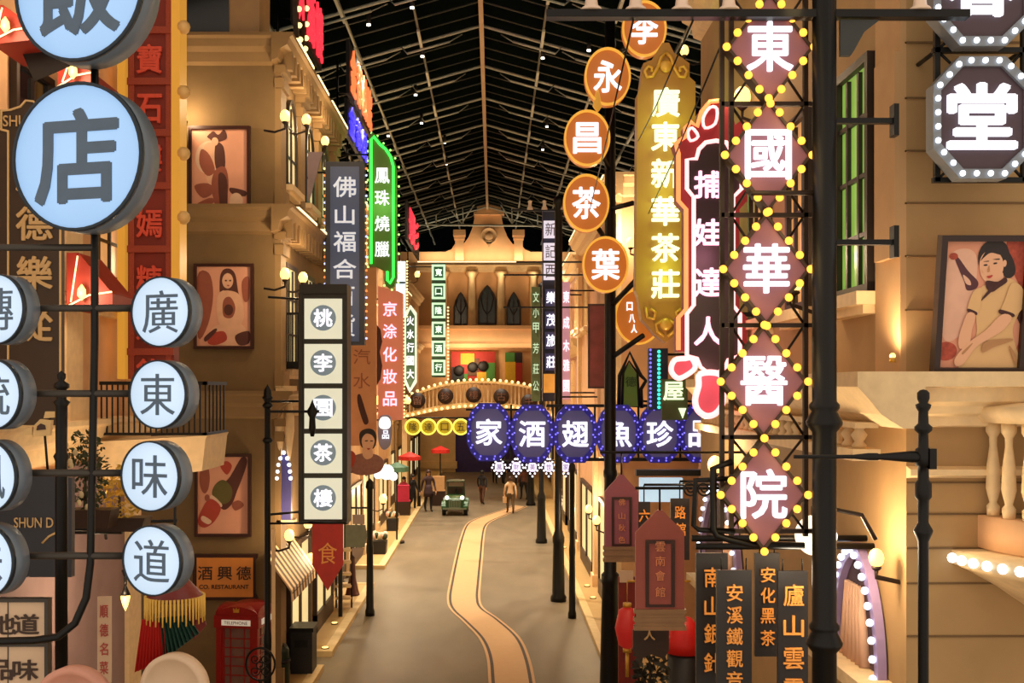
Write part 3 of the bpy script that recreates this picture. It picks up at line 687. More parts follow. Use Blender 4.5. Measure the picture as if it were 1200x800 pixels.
# palace-lantern tassels behind the lowest lamp
s = S('tasselled_lantern', 'lantern with gold fringe, red and green streamers under the lowest right lamp', 'lantern', 205, 690, 9.0)
MB().lathe([(.02, s.z(650)), (.05, s.z(655)), (.1, s.z(678)), (.22, s.z(697)), (.22, s.z(702))], n=16).build('body', M('dark_red_lacquer', (110, 30, 24), .4), s.o)
MB().cyl((0, 0, s.z(655)), (0, 0, s.z(560)), .012, n=8).build('hanging_rod', iron, s.o)
b = MB()
for i in range(48):
    a = 2*PI*i/48
    b.cyl((.23*math.cos(a), .23*math.sin(a), s.z(697)), (.235*math.cos(a), .235*math.sin(a), s.z(722+6*(i % 2))), .012, .006, n=6)
b.build('fringe', M('gold_thread', (226, 180, 80), .6), s.o)
red_cl = M('red_silk', (190, 40, 32), .6, scale=20, stretch=(12,12,1)); green_cl = M('bottle_green_silk', (22, 58, 46), .6, scale=20, stretch=(12,12,1)); mar_cl = M('maroon_silk', (120, 34, 34), .6)
def pleated(pts_top, pts_bot, zt, zb, mt, nm):
    b = MB(); A = []; n_ = 18
    for i in range(n_+1):
        t = i/n_; q = .012*math.sin(i*PI)
        top = Vector(pts_top[0]).lerp(Vector(pts_top[1]), t); bot = Vector(pts_bot[0]).lerp(Vector(pts_bot[1]), t)
        w_ = .02*(1 if i % 2 else -1)
        A.append([b.bm.verts.new((top.x, top.y+w_*.5, zt)), b.bm.verts.new((bot.x, bot.y+w_, zb[0]+(zb[1]-zb[0])*t)), b.bm.verts.new((bot.x, bot.y+w_+.015, zb[0]+(zb[1]-zb[0])*t)), b.bm.verts.new((top.x, top.y+w_*.5+.015, zt))])
    for p, q in zip(A, A[1:]):
        for k in range(4): b.face([p[k], p[(k+1) % 4], q[(k+1) % 4], q[k]])
    b.face(A[0]); b.face(A[-1][::-1])
    return b.build(nm, mt, s.o)
pleated(((s.x(172), -.12), (s.x(200), -.2)), ((s.x(165), -.14), (s.x(205), -.22)), s.z(722), (s.z(782), s.z(766)), red_cl, 'streamer')
pleated(((s.x(196), -.2), (s.x(224), -.1)), ((s.x(203), -.22), (s.x(238), -.1)), s.z(718), (s.z(764), s.z(738)), green_cl, 'streamer')
pleated(((s.x(222), -.1), (s.x(230), .1)), ((s.x(232), -.1), (s.x(238), .1)), s.z(708), (s.z(745), s.z(735)), mar_cl, 'streamer')
# red blade sign with yellow neon edges
red_board = M('deep_red_board', (132, 42, 30), .5, scale=3); red_letter = M('red_relief_letter', (226, 84, 62), .5); red_relief = M('rust_relief_border', (160, 66, 44), .6, scale=60, var=.5)
s = S('red_blade_sign', 'tall red blade sign with yellow neon edges left of the poster wall', 'sign', 178, 220, 15.8)
MB().box(s.x(150), s.x(204), 0, .25, s.z(444), s.z(-40)).build('board', red_board, s.o)
for a, c in ((139, 148), (202, 212)): MB().box(s.x(a), s.x(c), -.06, .3, s.z(444 if a < 150 else 372), s.z(-40)).build('neon_edge', neon_yellow, s.o)
pys = (70, 128, 185, 262, 328, 385, 437)
for py, ch in zip(pys, '寶石樓嫣糖水飲'): letters(ch, s.o, s.x(176), -.04, s.z(py), 30*s.k, 34*s.k, red_letter, .02, .04)
b = MB()
for px in (152, 195): b.box(s.x(px), s.x(px+6), -.03, 0, s.z(444), s.z(-40))
for py in (36, 96, 156, 218, 292, 360, 412): b.box(s.x(150), s.x(204), -.05, 0, s.z(py+4), s.z(py-4))
b.build('relief_border', red_relief, s.o)
bulbs(s.o, [(s.x(215), 0, s.z(q)) for q in (32, 108, 180, 255)], .1, M('cream_globe_unlit', (232, 190, 120), .4), 'globe')
MB().box(s.x(120), s.x(139), .1, .16, s.z(120), s.z(114)).box(s.x(120), s.x(139), .1, .16, s.z(330), s.z(324)).build('bracket', iron, s.o)
# red awnings with lamps on the near building
awn = M('red_tin_awning', (150, 44, 32), .5, var=.25, scale=3)
for k, (x0, x1, y0, y1, Y, lb) in enumerate(((-10, 44, 6, 52, 11.6, 'red awning with white light strips at the top left corner'), (68, 112, 70, 105, 13.2, 'red awning with a lamp between the two large round lamps'), (78, 132, 296, 362, 13.6, 'red awning with a lamp right of the dark brown board'), (-14, 10, 300, 345, 12.0, 'red awning cut off by the left edge beside the dark brown board'))):
    s = S('red_awning', lb, 'awning', (x0+x1)/2, y1, Y)
    MB().prism(s.pl([(x0, y1), (x1, y1-6), (x1, y1-18), (x0+14, y0), (x0, y0)]), 0, .8).build('canopy', awn, s.o)
    b = MB().tube([(s.x(x0), -.03, s.z(y1-2)), (s.x((x0+x1)/2), -.03, s.z(y1-16)), (s.x(x1), -.03, s.z(y1-20))], 1.1*s.k, 6).tube([(s.x(x0+6), -.03, s.z(y1-8)), (s.x(x0+14), -.03, s.z(y0+4))], 1.0*s.k, 6)
    b.build('light_strip', led_cream, s.o)
    MB().lathe([(.005, s.z(y1-28)), (4.5*s.k, s.z(y1-22)), (5*s.k, s.z(y1-15)), (.5*s.k, s.z(y1-9))], (s.x(x0+22), -.12, 0), n=12).build('lamp_bulb', bulb_lamp, s.o)
    lamp('POINT', 'glow', (s.x(x0+22), -.4, s.z(y1-16)), 18, WARM, s.o, .08)
s = S('dark_hanging_flag', 'black cloth flag hanging below the cut-off large round lamp', 'flag', 55, 70, 12.0)
MB().prism(s.pl([(24, 52), (74, 50), (84, 76), (40, 95), (26, 62)]), 0, .02).build('cloth', M('black_cloth', (26, 20, 20), .8), s.o)
MB().cyl((s.x(24), .01, s.z(51)), (s.x(76), .01, s.z(49)), .02, n=8).build('rod', iron, s.o)
# balcony railing and flower shrub on the near building
bp = onX(131, 512, -5.5); b = MB()
s = S('iron_balcony', 'black iron balcony on a cream slab behind the second lamp of the right column', 'balcony', 185, 515, 15.3)
MB().prism(s.pl([(140, 560), (250, 548), (254, 512), (256, 508), (132, 515), (132, 522)]), -.6, .6).build('slab', stone_cream, s.o)
b = MB().box(s.x(133), s.x(254), -.56, -.5, s.z(451), s.z(447)).box(s.x(133), s.x(254), -.56, -.5, s.z(508), s.z(505)).box(s.x(250), s.x(254), -.56, .6, s.z(451), s.z(447)).box(s.x(250), s.x(254), -.56, .6, s.z(508), s.z(505))
b.build('rail', iron, s.o)
for i in range(20): MB().box(s.x(134+6.2*i), s.x(135.6+6.2*i), -.54, -.52, s.z(508), s.z(449)).build('bar', iron, s.o)
for i in range(5): MB().box(s.x(251), s.x(252.6), -.3+.2*i, -.28+.2*i, s.z(508), s.z(449)).build('bar', iron, s.o)
leafm = M('dark_foliage', (52, 62, 34), .7, var=.5, scale=5); gold_lit_leaf = M('gold_lit_foliage', (206, 170, 70), .6, var=.4, scale=5)  # second foliage: warm lamp light on the leaves put into their base colour
def shrub(name, label, cx, cy, rx, ry, Y, mt, nleaf=260, stem=True, flowers=None, sz=9):
    s = S(name, label, 'plant', cx, cy, Y); b = MB()
    for i in range(nleaf):
        a, q, u_ = random.random()*2*PI, random.random()**.5, random.uniform(-1, 1)
        p = Vector((rx*q*math.cos(a)*s.k, u_*rx*.5*s.k, ry*q*math.sin(a)*s.k))
        d = Vector((random.gauss(0,1), random.gauss(0,1), random.gauss(0,1))).normalized(); e = d.orthogonal().normalized(); l = sz*s.k*random.uniform(.6, 1.2)
        v = [b.bm.verts.new(p-d*l*.5), b.bm.verts.new(p+e*l*.22+d.cross(e)*l*.06), b.bm.verts.new(p+d*l*.5), b.bm.verts.new(p-e*l*.22+d.cross(e)*l*.06)]
        b.face([v[0], v[1], v[2]], 0, True); b.face([v[0], v[2], v[3]], 0, True)
    b.build('foliage', mt, s.o)
    if flowers:
        for i in range(9): MB().ball((random.uniform(-.7, .7)*rx*s.k, -rx*.5*s.k, random.uniform(-.7, .7)*ry*s.k), 3*s.k, (1, .6, 1.4), u=6, v=5).build('flower', flowers, s.o)
    if stem and Y < 14:
        MB().prism([(-.3, -ry*s.k-.05), (.3, -ry*s.k-.05), (.34, -ry*s.k*.7), (-.34, -ry*s.k*.7)], -.15, .15).build('planter_tub', wood_dark, s.o)
        MB().cyl((0, .1, -ry*s.k-.08), (-5.5-s.o.location.x, .1, -ry*s.k-.08), .03, n=8).build('wall_bracket', iron, s.o)
    elif stem: MB().lathe([(.28, -s.o.location.z+.12), (.34, -s.o.location.z+.7), (.3, -s.o.location.z+.72), (.06, -s.o.location.z+.72), (.04, -ry*s.k*.8)], n=16).build('pot', wood_dark, s.o)
    if stem: MB().cyl((0, 0, -ry*s.k*1.0), (0, 0, 0), .03, .015, n=6).build('stem', wood_dark, s.o)
    return s
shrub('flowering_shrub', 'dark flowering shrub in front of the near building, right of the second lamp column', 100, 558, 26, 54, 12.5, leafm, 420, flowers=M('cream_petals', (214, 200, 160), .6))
shrub('gold_lit_shrub', 'golden lit foliage behind the third lamp of the right column', 140, 580, 26, 36, 13, gold_lit_leaf, 320)
# street-lamp post behind the frame and lantern bracket
s = S('slender_iron_post', 'black iron post with ball finial between the two lamp columns', 'post', 72, 440, 9.6)
MB().lathe([(0, s.z(434)), (5*s.k, s.z(438)), (5*s.k, s.z(443)), (3*s.k, s.z(446)), (9*s.k, s.z(450)), (9*s.k, s.z(454)), (6*s.k, s.z(456)), (6*s.k, s.z(468)), (10*s.k, s.z(471)), (7*s.k, s.z(476)), (6.5*s.k, s.z(530)), (9*s.k, s.z(534)), (7*s.k, s.z(540)), (7.5*s.k, -(H+(HZ-440)*9.6/F))][::-1], n=14).build('shaft', iron, s.o)
s = S('wall_lantern', 'small lit wall lantern left of the red tassels', 'lamp', 147, 700, 14)
MB().lathe([(0, s.z(716)), (3.5*s.k, s.z(708)), (5.5*s.k, s.z(700)), (5*s.k, s.z(697))], n=12).build('bulb', bulb_lamp, s.o)
MB().lathe([(6*s.k, s.z(697)), (3*s.k, s.z(690)), (1*s.k, s.z(684))], n=12).tube([(0, 0, s.z(686)), (0, 0, s.z(676)), (s.x(138), .2, s.z(672)), (s.x(138), .8, s.z(676))], .02, 6).build('bracket', iron, s.o)
lamp('POINT', 'glow', (0, -.35, s.z(704)), 30, WARM, s.o, .08)
s = S('scroll_lamp_bracket', 'scrolled iron bracket with warm lamp above the lowest lamp of the right column', 'lamp', 150, 612, 13.6)
MB().tube([(s.x(121), .1, s.z(632)), (s.x(123), 0, s.z(622)), (s.x(140), 0, s.z(611)), (s.x(208), 0, s.z(610))], .02, 6).build('arm', iron, s.o)
MB().lathe([(0, s.z(611)), (4*s.k, s.z(607)), (4*s.k, s.z(602)), (0, s.z(599))], (s.x(135), 0, 0), n=12).build('bulb', bulb_lamp, s.o)
lamp('POINT', 'glow', (s.x(135), -.3, s.z(603)), 30, WARM, s.o, .08)

# ================================================================ posters and plate on the olive end wall
print_m = M('peach_print', (236, 170, 138), .7, var=.12, scale=3)
ink = M('dark_brown_ink', (92, 48, 38), .7); ink_mid = M('mid_brown_ink', (160, 88, 66), .7); skin_p = M('printed_skin', (240, 186, 150), .7); ink_red = M('brick_red_ink', (186, 70, 52), .7); pale_p = M('pale_print', (240, 200, 168), .7); green_p = M('olive_print', (104, 96, 44), .7); black_p = M('black_print', (34, 24, 22), .7)
PM = [print_m, ink, ink_mid, skin_p, ink_red, pale_p, green_p, black_p]
YW = 21.93
def poster(label, x0, x1, y0, y1, shapes, Y=YW, fw=3.5, rx=0.0, frame=frame_brown, mats=PM, bg=0):
    s = S('framed_poster', label, 'poster', (x0+x1)/2, y1, Y, rx=rx)
    MB().ring(s.pl([(x0, y0), (x1, y0), (x1, y1), (x0, y1)]), s.pl([(x0+fw, y0+fw), (x1-fw, y0+fw), (x1-fw, y1-fw), (x0+fw, y1-fw)]), -.06, .04).build('frame', frame, s.o)
    b = MB().box(s.x(x0+fw-.5), s.x(x1-fw+.5), -.01, .03, s.z(y1-fw+.5), s.z(y0+fw-.5), bg)
    for lv, (mi, pts) in enumerate(shapes):
        cl = [(min(max(a, x0+fw), x1-fw), min(max(c, y0+fw), y1-fw)) for a, c in smooth(pts, 4)]
        y = -.011-.0006*(lv+1)
        vs_ = [b.bm.verts.new((s.x(a), y, s.z(c))) for a, c in cl]
        b.face(vs_, mi)
    b.build('print', mats, s.o)
    return s
def blob(cx, cy, rx, ry, a=0.0): return [(cx+rx*math.cos(t)*math.cos(a)-ry*math.sin(t)*math.sin(a), cy+rx*math.cos(t)*math.sin(a)+ry*math.sin(t)*math.cos(a)) for t in [2*PI*i/8 for i in range(8)]]
poster('topmost framed poster on the olive wall, a dancer in a dark hat', 221.5, 293.5, 148, 251,
  [(5, blob(246, 185, 17, 20)), (3, [(239, 172), (249, 168), (256, 190), (262, 205), (255, 225), (243, 212), (240, 195)]), (2, [(236, 175), (246, 182), (252, 200), (243, 206), (234, 192)]), (1, [(253, 168), (262, 172), (264, 195), (258, 205), (252, 192)]), (2, [(252, 200), (264, 196), (268, 218), (262, 248), (255, 248), (248, 220)]), (1, [(256, 205), (266, 210), (266, 248), (259, 248)]), (1, [(243, 160), (250, 154), (256, 158), (263, 152), (266, 162), (258, 166), (250, 166), (246, 163)]), (3, blob(252, 166, 4, 5)), (1, [(270, 220), (288, 224), (287, 230), (272, 227)]), (2, [(228, 218), (244, 215), (252, 224), (238, 232)]), (2, [(230, 240), (246, 232), (252, 236), (236, 246)]), (5, blob(277, 236, 8, 10))])
poster('middle framed poster on the olive wall, a seated woman holding a lute', 227.5, 297.5, 309, 409,
  [(2, [(231, 325), (245, 320), (250, 345), (244, 380), (232, 395)]), (2, blob(238, 332, 7, 9)), (1, [(258, 325), (262, 316), (270, 315), (276, 322), (279, 340), (282, 355), (276, 352), (262, 340), (258, 346)]), (3, blob(267, 329, 6.5, 9)), (3, [(258, 342), (276, 342), (284, 352), (286, 372), (276, 385), (258, 380), (254, 360)]), (2, [(262, 352), (270, 348), (276, 360), (272, 372), (262, 370)]), (1, blob(268, 363, 5.5, 6.5)), (3, [(252, 382), (280, 378), (292, 394), (286, 404), (256, 404), (246, 394)]), (4, [(246, 392), (262, 388), (266, 398), (254, 404), (244, 402)]), (1, [(276, 393), (292, 388), (292, 402), (280, 404)]), (1, [(264, 328), (266, 328), (266, 329.5), (264, 329.5)]), (1, [(269, 328), (271, 328), (271, 329.5), (269, 329.5)]), (4, [(266, 334), (269, 334), (268, 335.5)]), (1, [(240, 395), (252, 385), (254, 388), (242, 400)]), (2, [(284, 330), (292, 325), (292, 350), (286, 352)])])
poster('lowest framed poster on the olive wall, a tilted wine bottle', 228.5, 294.5, 531.5, 628.5,
  [(2, blob(240, 560, 6, 18)), (4, [(270, 560), (276, 548), (284, 537), (288, 540), (282, 556), (278, 568)]), (1, [(283, 536), (290, 540), (284, 560), (278, 575), (272, 590), (262, 597), (250, 584), (258, 570), (270, 558)]), (6, [(252, 568), (262, 562), (272, 572), (270, 586), (260, 590), (249, 580)]), (5, [(249, 580), (260, 590), (258, 594), (246, 585)]), (4, [(246, 584), (259, 594), (252, 610), (240, 618), (232, 612), (236, 598)]), (4, [(258, 545), (266, 540), (272, 546), (266, 556)]), (2, [(272, 590), (280, 586), (286, 592), (276, 598)]), (5, [(238, 604), (248, 610), (244, 614), (236, 609)]), (2, blob(243, 583, 3, 4))])
s = S('gilt_restaurant_plate', 'gold restaurant plate with brown lettering above the phone box', 'sign', 264, 703, YW)
gp = M('gold_orange_plate', (236, 150, 66), .5, .1, scale=3)
MB().prism(smooth(s.pl([(226, 703), (302, 703), (302, 700), (299, 695), (299, 657), (302, 653), (302, 649), (226, 649)]), 1), -.02, .05).build('frame', frame_brown, s.o)
MB().box(s.x(231), s.x(297), -.035, -.015, s.z(699), s.z(653)).build('panel', gp, s.o)
for px, ch in ((241, '酒'), (264, '興'), (286, '德')): letters(ch, s.o, s.x(px), -.04, s.z(671), 17*s.k, 16*s.k, letter_brown, .01, .01)
letters('CO. RESTAURANT', s.o, s.x(263), -.04, s.z(687), 58*s.k, 5*s.k, letter_brown, .01, .01, 'lettering')
for px, py, lb in ((216, 145, 'warm uplight left of the dancer poster'),):
    s = S('wall_uplight', lb, 'lamp', px, py, YW-.3)
    MB().lathe([(.04, -.1), (.07, .04), (.06, .06)], n=10).build('housing', can_m, s.o)
    MB().lathe([(.055, .05), (.05, .075), (0, .08)], n=10).build('lens', bulb_lamp, s.o)
    lamp('POINT', 'glow', (0, -.1, .2), 40, WARM, s.o, .06)
# ================================================================ left row: hanging lit signs
def wallbar(s, z, Xwall, x0=None, r=.025, y=.06):
    "iron arm from the sign back to the facade plane"
    wx = Xwall-s.o.location.x
    MB().cyl((wx, y, z), (0 if x0 is None else x0, y, z), r, n=8).build('bracket', iron, s.o)
# blue-grey upright sign 佛山福合百貨
s = S('slate_upright_sign', 'tall slate-blue upright sign with coloured bulbs down both sides', 'sign', 404, 297, 26)
slate = M('slate_blue_panel', (64, 84, 132), .45, scale=2, var=.08)
MB().box(s.x(381), s.x(427), .02, .34, s.z(404), s.z(189)).build('case', M('dark_slate_case', (34, 38, 54), .5), s.o)
MB().box(s.x(387), s.x(421), 0, .04, s.z(400), s.z(195)).build('panel', slate, s.o)
for ch, py, w_, h_ in (('佛', 219, 27, 24), ('山', 252, 23, 22), ('福', 283, 26, 24), ('合', 315, 27, 23), ('百', 347, 23, 22), ('貨', 381, 24, 26)):
    letters(ch, s.o, s.x(404), -.02, s.z(py), w_*s.k, h_*s.k, M('off_white_letter', (226, 230, 236), .5, emit=.55), .012, .03)
mixb = [bulb_small, M('amber_orange_bulb', (255, 120, 60), .3, emit=1.6, var=0, sampling='NONE'), M('blue_white_bulb', (180, 190, 255), .3, emit=1.6, var=0, sampling='NONE')]
for i in range(26):
    for px in (379.5, 428.5): bulbs(s.o, [(s.x(px), .15, s.z(196+8*i))], .028, mixb[(i+(px > 400)) % 3])
wallbar(s, s.z(200), -4.33, y=.2); wallbar(s, s.z(395), -4.33, y=.2)
# green neon sign
s = S('green_neon_sign', 'tall green neon-edged sign with white letters and stepped top', 'sign', 448, 245, 30)
g_o = [(432, 312), (432, 162), (436, 155), (441, 158), (446, 166), (453, 172), (459, 181), (463, 190), (465, 200), (465, 325), (462, 335), (457, 338), (452, 335), (450, 328), (452, 318), (440, 312)]
MB().prism(s.pl(g_o), 0, .25).build('case', M('moss_green_panel', (92, 118, 46), .5, scale=2), s.o)
MB().tube([(x, -.03, z) for x, z in s.pl([(435, 309), (435, 164), (438, 160), (445, 169), (452, 175), (458, 184), (461, 195), (461, 325), (457, 332), (454, 328), (454, 318)])], .035, 8).build('neon_tube', neon_green, s.o)
for ch, py in (('鳳', 206), ('珠', 232), ('燒', 262), ('臘', 292)): letters(ch, s.o, s.x(448), -.04, s.z(py), 17*s.k, 18*s.k, letter_white, .006, .03)
bulbs(s.o, [(x, .1, z) for x, z in along(s.pl([(431, 312), (431, 160), (437, 152), (447, 165), (460, 178), (467, 195), (467, 330), (458, 340), (450, 334)]), .26, False)], .03, M('lime_bulb', (170, 255, 120), .3, emit=1.8, var=0, sampling='NONE'))
wallbar(s, s.z(180), -4.33, s.x(432), y=.12); wallbar(s, s.z(300), -4.33, s.x(432), y=.12)
lamp('POINT', 'glow', (0, -.5, s.z(240)), 18, (.3, 1, .25), s.o, .3)
# white lit box column 桃李園茶樓
s = S('white_box_column_sign', 'column of five white lit boxes with round grey character badges', 'sign', 380, 612, 19.0)
MB().box(s.x(353), s.x(405), .0, .5, s.z(614), s.z(333)).box(s.x(351), s.x(407), -.04, .55, s.z(344), s.z(333)).box(s.x(350), s.x(354.5), -.02, .5, s.z(614), s.z(344)).box(s.x(403), s.x(407), -.02, .5, s.z(614), s.z(344)).build('case', M('dark_olive_case', (40, 38, 28), .5), s.o)
white_panel = M('ivory_lit_panel', (230, 228, 200), .5, emit=.68, var=.06, scale=3); badge = M('grey_backlit_badge', (118, 128, 130), .5, emit=.75, var=.1)
pan = ((349, 398), (402, 450), (454, 503), (507, 555), (559, 609))
for (y0, y1), ch in zip(pan, '桃李園茶樓'):
    p_ = s.box('light_panel', white_panel, 357, 401, y0+1, y1-1, -.03, 0)
    cy = (y0+y1)/2-1
    MB().lathe([(15*s.k, -.03), (15*s.k, -.04), (0, -.04)], (s.x(379), 0, s.z(cy)), n=32, axis='Y').build('badge', badge, p_)
    letters(ch, p_, s.x(379), -.045, s.z(cy), 22*s.k, 21*s.k, letter_white, .025, .012)
for py in (350, 470, 600): MB().cyl((s.x(353), .1, s.z(py)), (-3.78-s.o.location.x, -.36, s.z(py)), .02, n=8).build('bracket', iron, s.o)
# bottle banner with lady cut-out
s = S('bottle_banner', 'peach upright banner with a painted dark bottle right of the white box column', 'banner', 423, 520, 31.5)
pk = M('peach_banner_cloth', (222, 160, 116), .6, scale=2)
b = MB().box(s.x(405), s.x(441), 0, .12, s.z(522), s.z(312), 0)
for pts in ([(419, 463), (422, 462), (425, 470), (428, 480), (432, 494), (427, 497), (422, 484), (419, 472)],):
    v_ = [b.bm.verts.new((s.x(a), -.006, s.z(c))) for a, c in smooth(pts, 3)]; b.face(v_, 1)
b.build('cloth', [pk, M('cola_brown_ink', (74, 34, 26), .6)], s.o)
for ch, py in (('汽', 418), ('水', 446)): letters(ch, s.o, s.x(424), -.008, s.z(py), 20*s.k, 18*s.k, M('faded_brown_ink', (168, 104, 76), .6), .0, .01)
wallbar(s, s.z(320), -4.7, s.x(405), y=.06)
s = S('painted_lady_board', 'cut-out board of a short-haired woman above the shop lights at left', 'sign', 430, 555, 30.6)
b = MB(); hairm = M('painted_dark_hair', (44, 30, 26), .6); blous = M('painted_mauve_blouse', (150, 100, 88), .6, var=.4, scale=12)
def cut(pts, y0, y1, m): b.prism([(s.x(a), s.z(c)) for a, c in smooth(pts, 4)], y0, y1, m)
cut([(407, 548), (411, 537), (420, 532), (432, 531), (444, 534), (450, 542), (446, 552), (434, 556), (418, 556)], 0, .06, 2)
cut([(406, 533), (412, 528), (417, 534), (414, 546), (407, 549)], -.012, .0, 3)
cut([(426, 524), (435, 524), (437, 534), (430, 538), (425, 533)], -.012, .05, 1)
cut([(421, 512), (423, 505), (431, 502), (438, 504), (441, 511), (440, 521), (436, 526), (424, 524)], .0, .06, 0)
cut([(424, 515), (429, 508), (436, 510), (439, 517), (435, 528), (430, 531), (426, 526)], -.02, 0, 1)
cut([(428, 516), (431, 515.6), (431, 516.8), (428, 517)], -.024, -.02, 0); cut([(434, 516), (437, 516), (437, 517), (434, 517)], -.024, -.02, 0); cut([(430, 525), (434, 525), (432, 527)], -.024, -.02, 3)
b.build('cut_out', [hairm, skin_p, blous, ink_red], s.o)
wallbar(s, s.z(545), -4.7, s.x(412), y=.04)
# pink cosmetics sign
s = S('pink_cosmetics_sign', 'orange-pink upright sign with pink letters and amber bulb edge', 'sign', 458, 418, 34)
MB().prism(s.pl([(443, 492), (443, 335), (466, 341), (472, 344), (472, 492)]), 0, .25).build('case', M('orange_pink_panel', (214, 124, 88), .5, emit=.42, scale=2), s.o)  # unlit board: its emission stands in for light falling on it
for ch, py in (('京', 362), ('涂', 388), ('化', 415), ('妝', 441), ('品', 467)): letters(ch, s.o, s.x(457), -.03, s.z(py), 16*s.k, 17*s.k, neon_pink, .012, .03)
MB().prism(s.pl([(441, 380), (446, 386), (448, 400), (445, 412), (448, 428), (446, 444), (441, 452)]), -.02, .1).build('scroll_edge', frame_brown, s.o)
bulbs(s.o, [(s.x(473.5), .1, s.z(346+4.2*i)) for i in range(35)], .025, bulb_small)
wallbar(s, s.z(350), -4.7, s.x(443), y=.12); wallbar(s, s.z(480), -4.7, s.x(443), y=.12)
# green-white arrow sign and green box column beyond
s = S('white_green_arrow_sign', 'narrow white and green upright sign with pointed ends', 'sign', 481, 409, 40)
o_ = [(474, 448), (474, 368), (481, 357), (488, 366), (488, 448), (480, 460)]
MB().prism(s.pl(o_), 0, .25).build('case', M('pale_mint_border', (214, 232, 206), .5, emit=.7), s.o)
MB().prism(scaled(s.pl(o_), .72, .9), -.03, 0).build('panel', M('dark_green_panel', (52, 84, 62), .5), s.o)
for i, ch in enumerate('火水行國大'): letters(ch, s.o, s.x(481), -.05, s.z(376+15.5*i), 8.5*s.k, 11*s.k, letter_white, .02, .03)
wallbar(s, s.z(385), -4.9, s.x(474), y=.12)
s = S('green_box_column_sign', 'column of six green lit squares with white characters', 'sign', 514, 375, 46)
MB().box(s.x(506), s.x(522), .02, .3, s.z(442), s.z(308)).build('case', M('deep_green_case', (40, 66, 50), .5), s.o)
gb = M('mint_square_border', (186, 232, 190), .5, emit=.9); gpn = M('leaf_green_panel', (48, 112, 76), .5, emit=.15)
for i, ch in enumerate('寬口隆東酒行'):
    cy = 319+22.3*i
    p_ = MB().ring(s.pl([(506, cy-9), (522, cy-9), (522, cy+9), (506, cy+9)]), s.pl([(508.4, cy-6.6), (519.6, cy-6.6), (519.6, cy+6.6), (508.4, cy+6.6)]), -.06, .02).build('square_border', gb, s.o)
    MB().box(s.x(508), s.x(520), -.02, .02, s.z(cy+7), s.z(cy-7)).build('panel', gpn, p_)
    letters(ch, p_, s.x(514), -.04, s.z(cy), 8*s.k, 8.5*s.k, M('mint_letter', (214, 250, 220), .5, emit=1.1), .02, .03)
wallbar(s, s.z(312), -4.9, s.x(506), y=.15)
bulbs(s.o, [(s.x(525), .05, s.z(360+4*i)) for i in range(22)], .04, bulb_small)
s = S('white_lit_panel_sign', 'pale blue-white lit panel edged with small bulbs beside the green neon sign', 'sign', 470, 345, 38)
MB().box(s.x(464), s.x(475), 0, .2, s.z(372), s.z(306)).build('panel', M('pale_blue_lit_panel', (206, 226, 240), .5, emit=.9, var=.15, scale=3), s.o)
MB().box(s.x(464), s.x(475), -.02, 0, s.z(332), s.z(330)).build('divider', iron, s.o)
bulbs(s.o, [(s.x(477), .05, s.z(306+3.6*i)) for i in range(19)], .03, bulb_small)
wallbar(s, s.z(312), -4.4, s.x(464), y=.1)
# neon names standing on the left parapets, seen edge-on
def parapet(name, label, X, px0, px1, pyc, hpx, chars, mt, rows=1, board=M('black_board', (18, 16, 18), .6)):
    y0 = X*F/(px0-VX); y1 = X*F/(px1-VX); ym = (y0+y1)/2; L = abs(y1-y0); k = ym/F; h = hpx*k
    t = thing(name, label, 'sign', (X, ym, H+(HZ-pyc)*k), R(90))
    MB().box(-L/2, L/2, .04, .14, -h/2, h/2).build('board', board, t)
    MB().cyl((-L*.3, .14, -h*.3), (-L*.3, .6, -h*.3), .03, n=6).build('bracket', iron, t); MB().cyl((L*.3, .14, -h*.3), (L*.3, .6, -h*.3), .03, n=6).build('bracket', iron, t)
    zt = 12.95 if ym < 30 else 12.2 if ym < 39.7 else 12.6 if ym < 51.8 else 11.4
    for q in (-.3, .3): MB().cyl((L*q, .55, zt-t.location.z), (L*q, .55, h*.35), .035, n=6).build('stand', iron, t)
    n_ = len(chars)
    for i, ch in enumerate(chars): letters(ch, t, -L/2+L*(i+.5)/n_, 0, 0, L/n_*.8, h*.85, mt, .02, .05)
    return t, L, h
t, L, h = parapet('red_neon_letters', 'red neon characters on the roofline at the top left', -4.15, 348, 379, 18, 76, '大酒樓', neon_red)
t, L, h = parapet('orange_neon_letters', 'orange neon characters on the roofline left of the roof grid', -4.2, 411, 436, 108, 58, '金都戲院', neon_orange)
t, L, h = parapet('blue_neon_letters', 'small blue neon characters below the orange ones', -4.2, 409, 431, 158, 40, '金都院', neon_blue)
t, L, h = parapet('red_violet_neon_sign', 'small red and violet neon sign edge-on at the far left roofline', -4.2, 478, 492, 272, 44, '影', neon_red)
# oval bulb ring on the parapet
yb = -4.1*F/(355-VX); t = thing('oval_bulb_sign', 'pointed oval ring of cream bulbs on the parapet at upper left', 'sign', (-4.1, yb, H+(HZ-62)*yb/F), R(90))
k = yb/F; o_ = [(.55*math.sin(a)*(1 if math.cos(a) < .3 else .75), (1.05*math.cos(a)+.95)) for a in [2*PI*i/18 for i in range(18)]]
MB().ring([(x*1.1, z*1.04) for x, z in o_], [(x*.7, .1+z*.86) for x, z in o_], .02, .12).build('board', board_brown, t)
bulbs(t, [(x*.9, 0, z*.95+.05) for x, z in o_], .06, bulb_small)
s = S('leaning_shop_banner', 'mauve slanting board on the upper left facade beside the slate sign', 'banner', 360, 250, 25.5)
MB().prism(s.pl([(342, 252), (346, 230), (362, 178), (378, 178), (372, 200), (356, 258)]), 0, .06).build('board', M('mauve_grey_board', (132, 112, 120), .6), s.o)
wallbar(s, s.z(190), -4.33, s.x(362), y=.04)
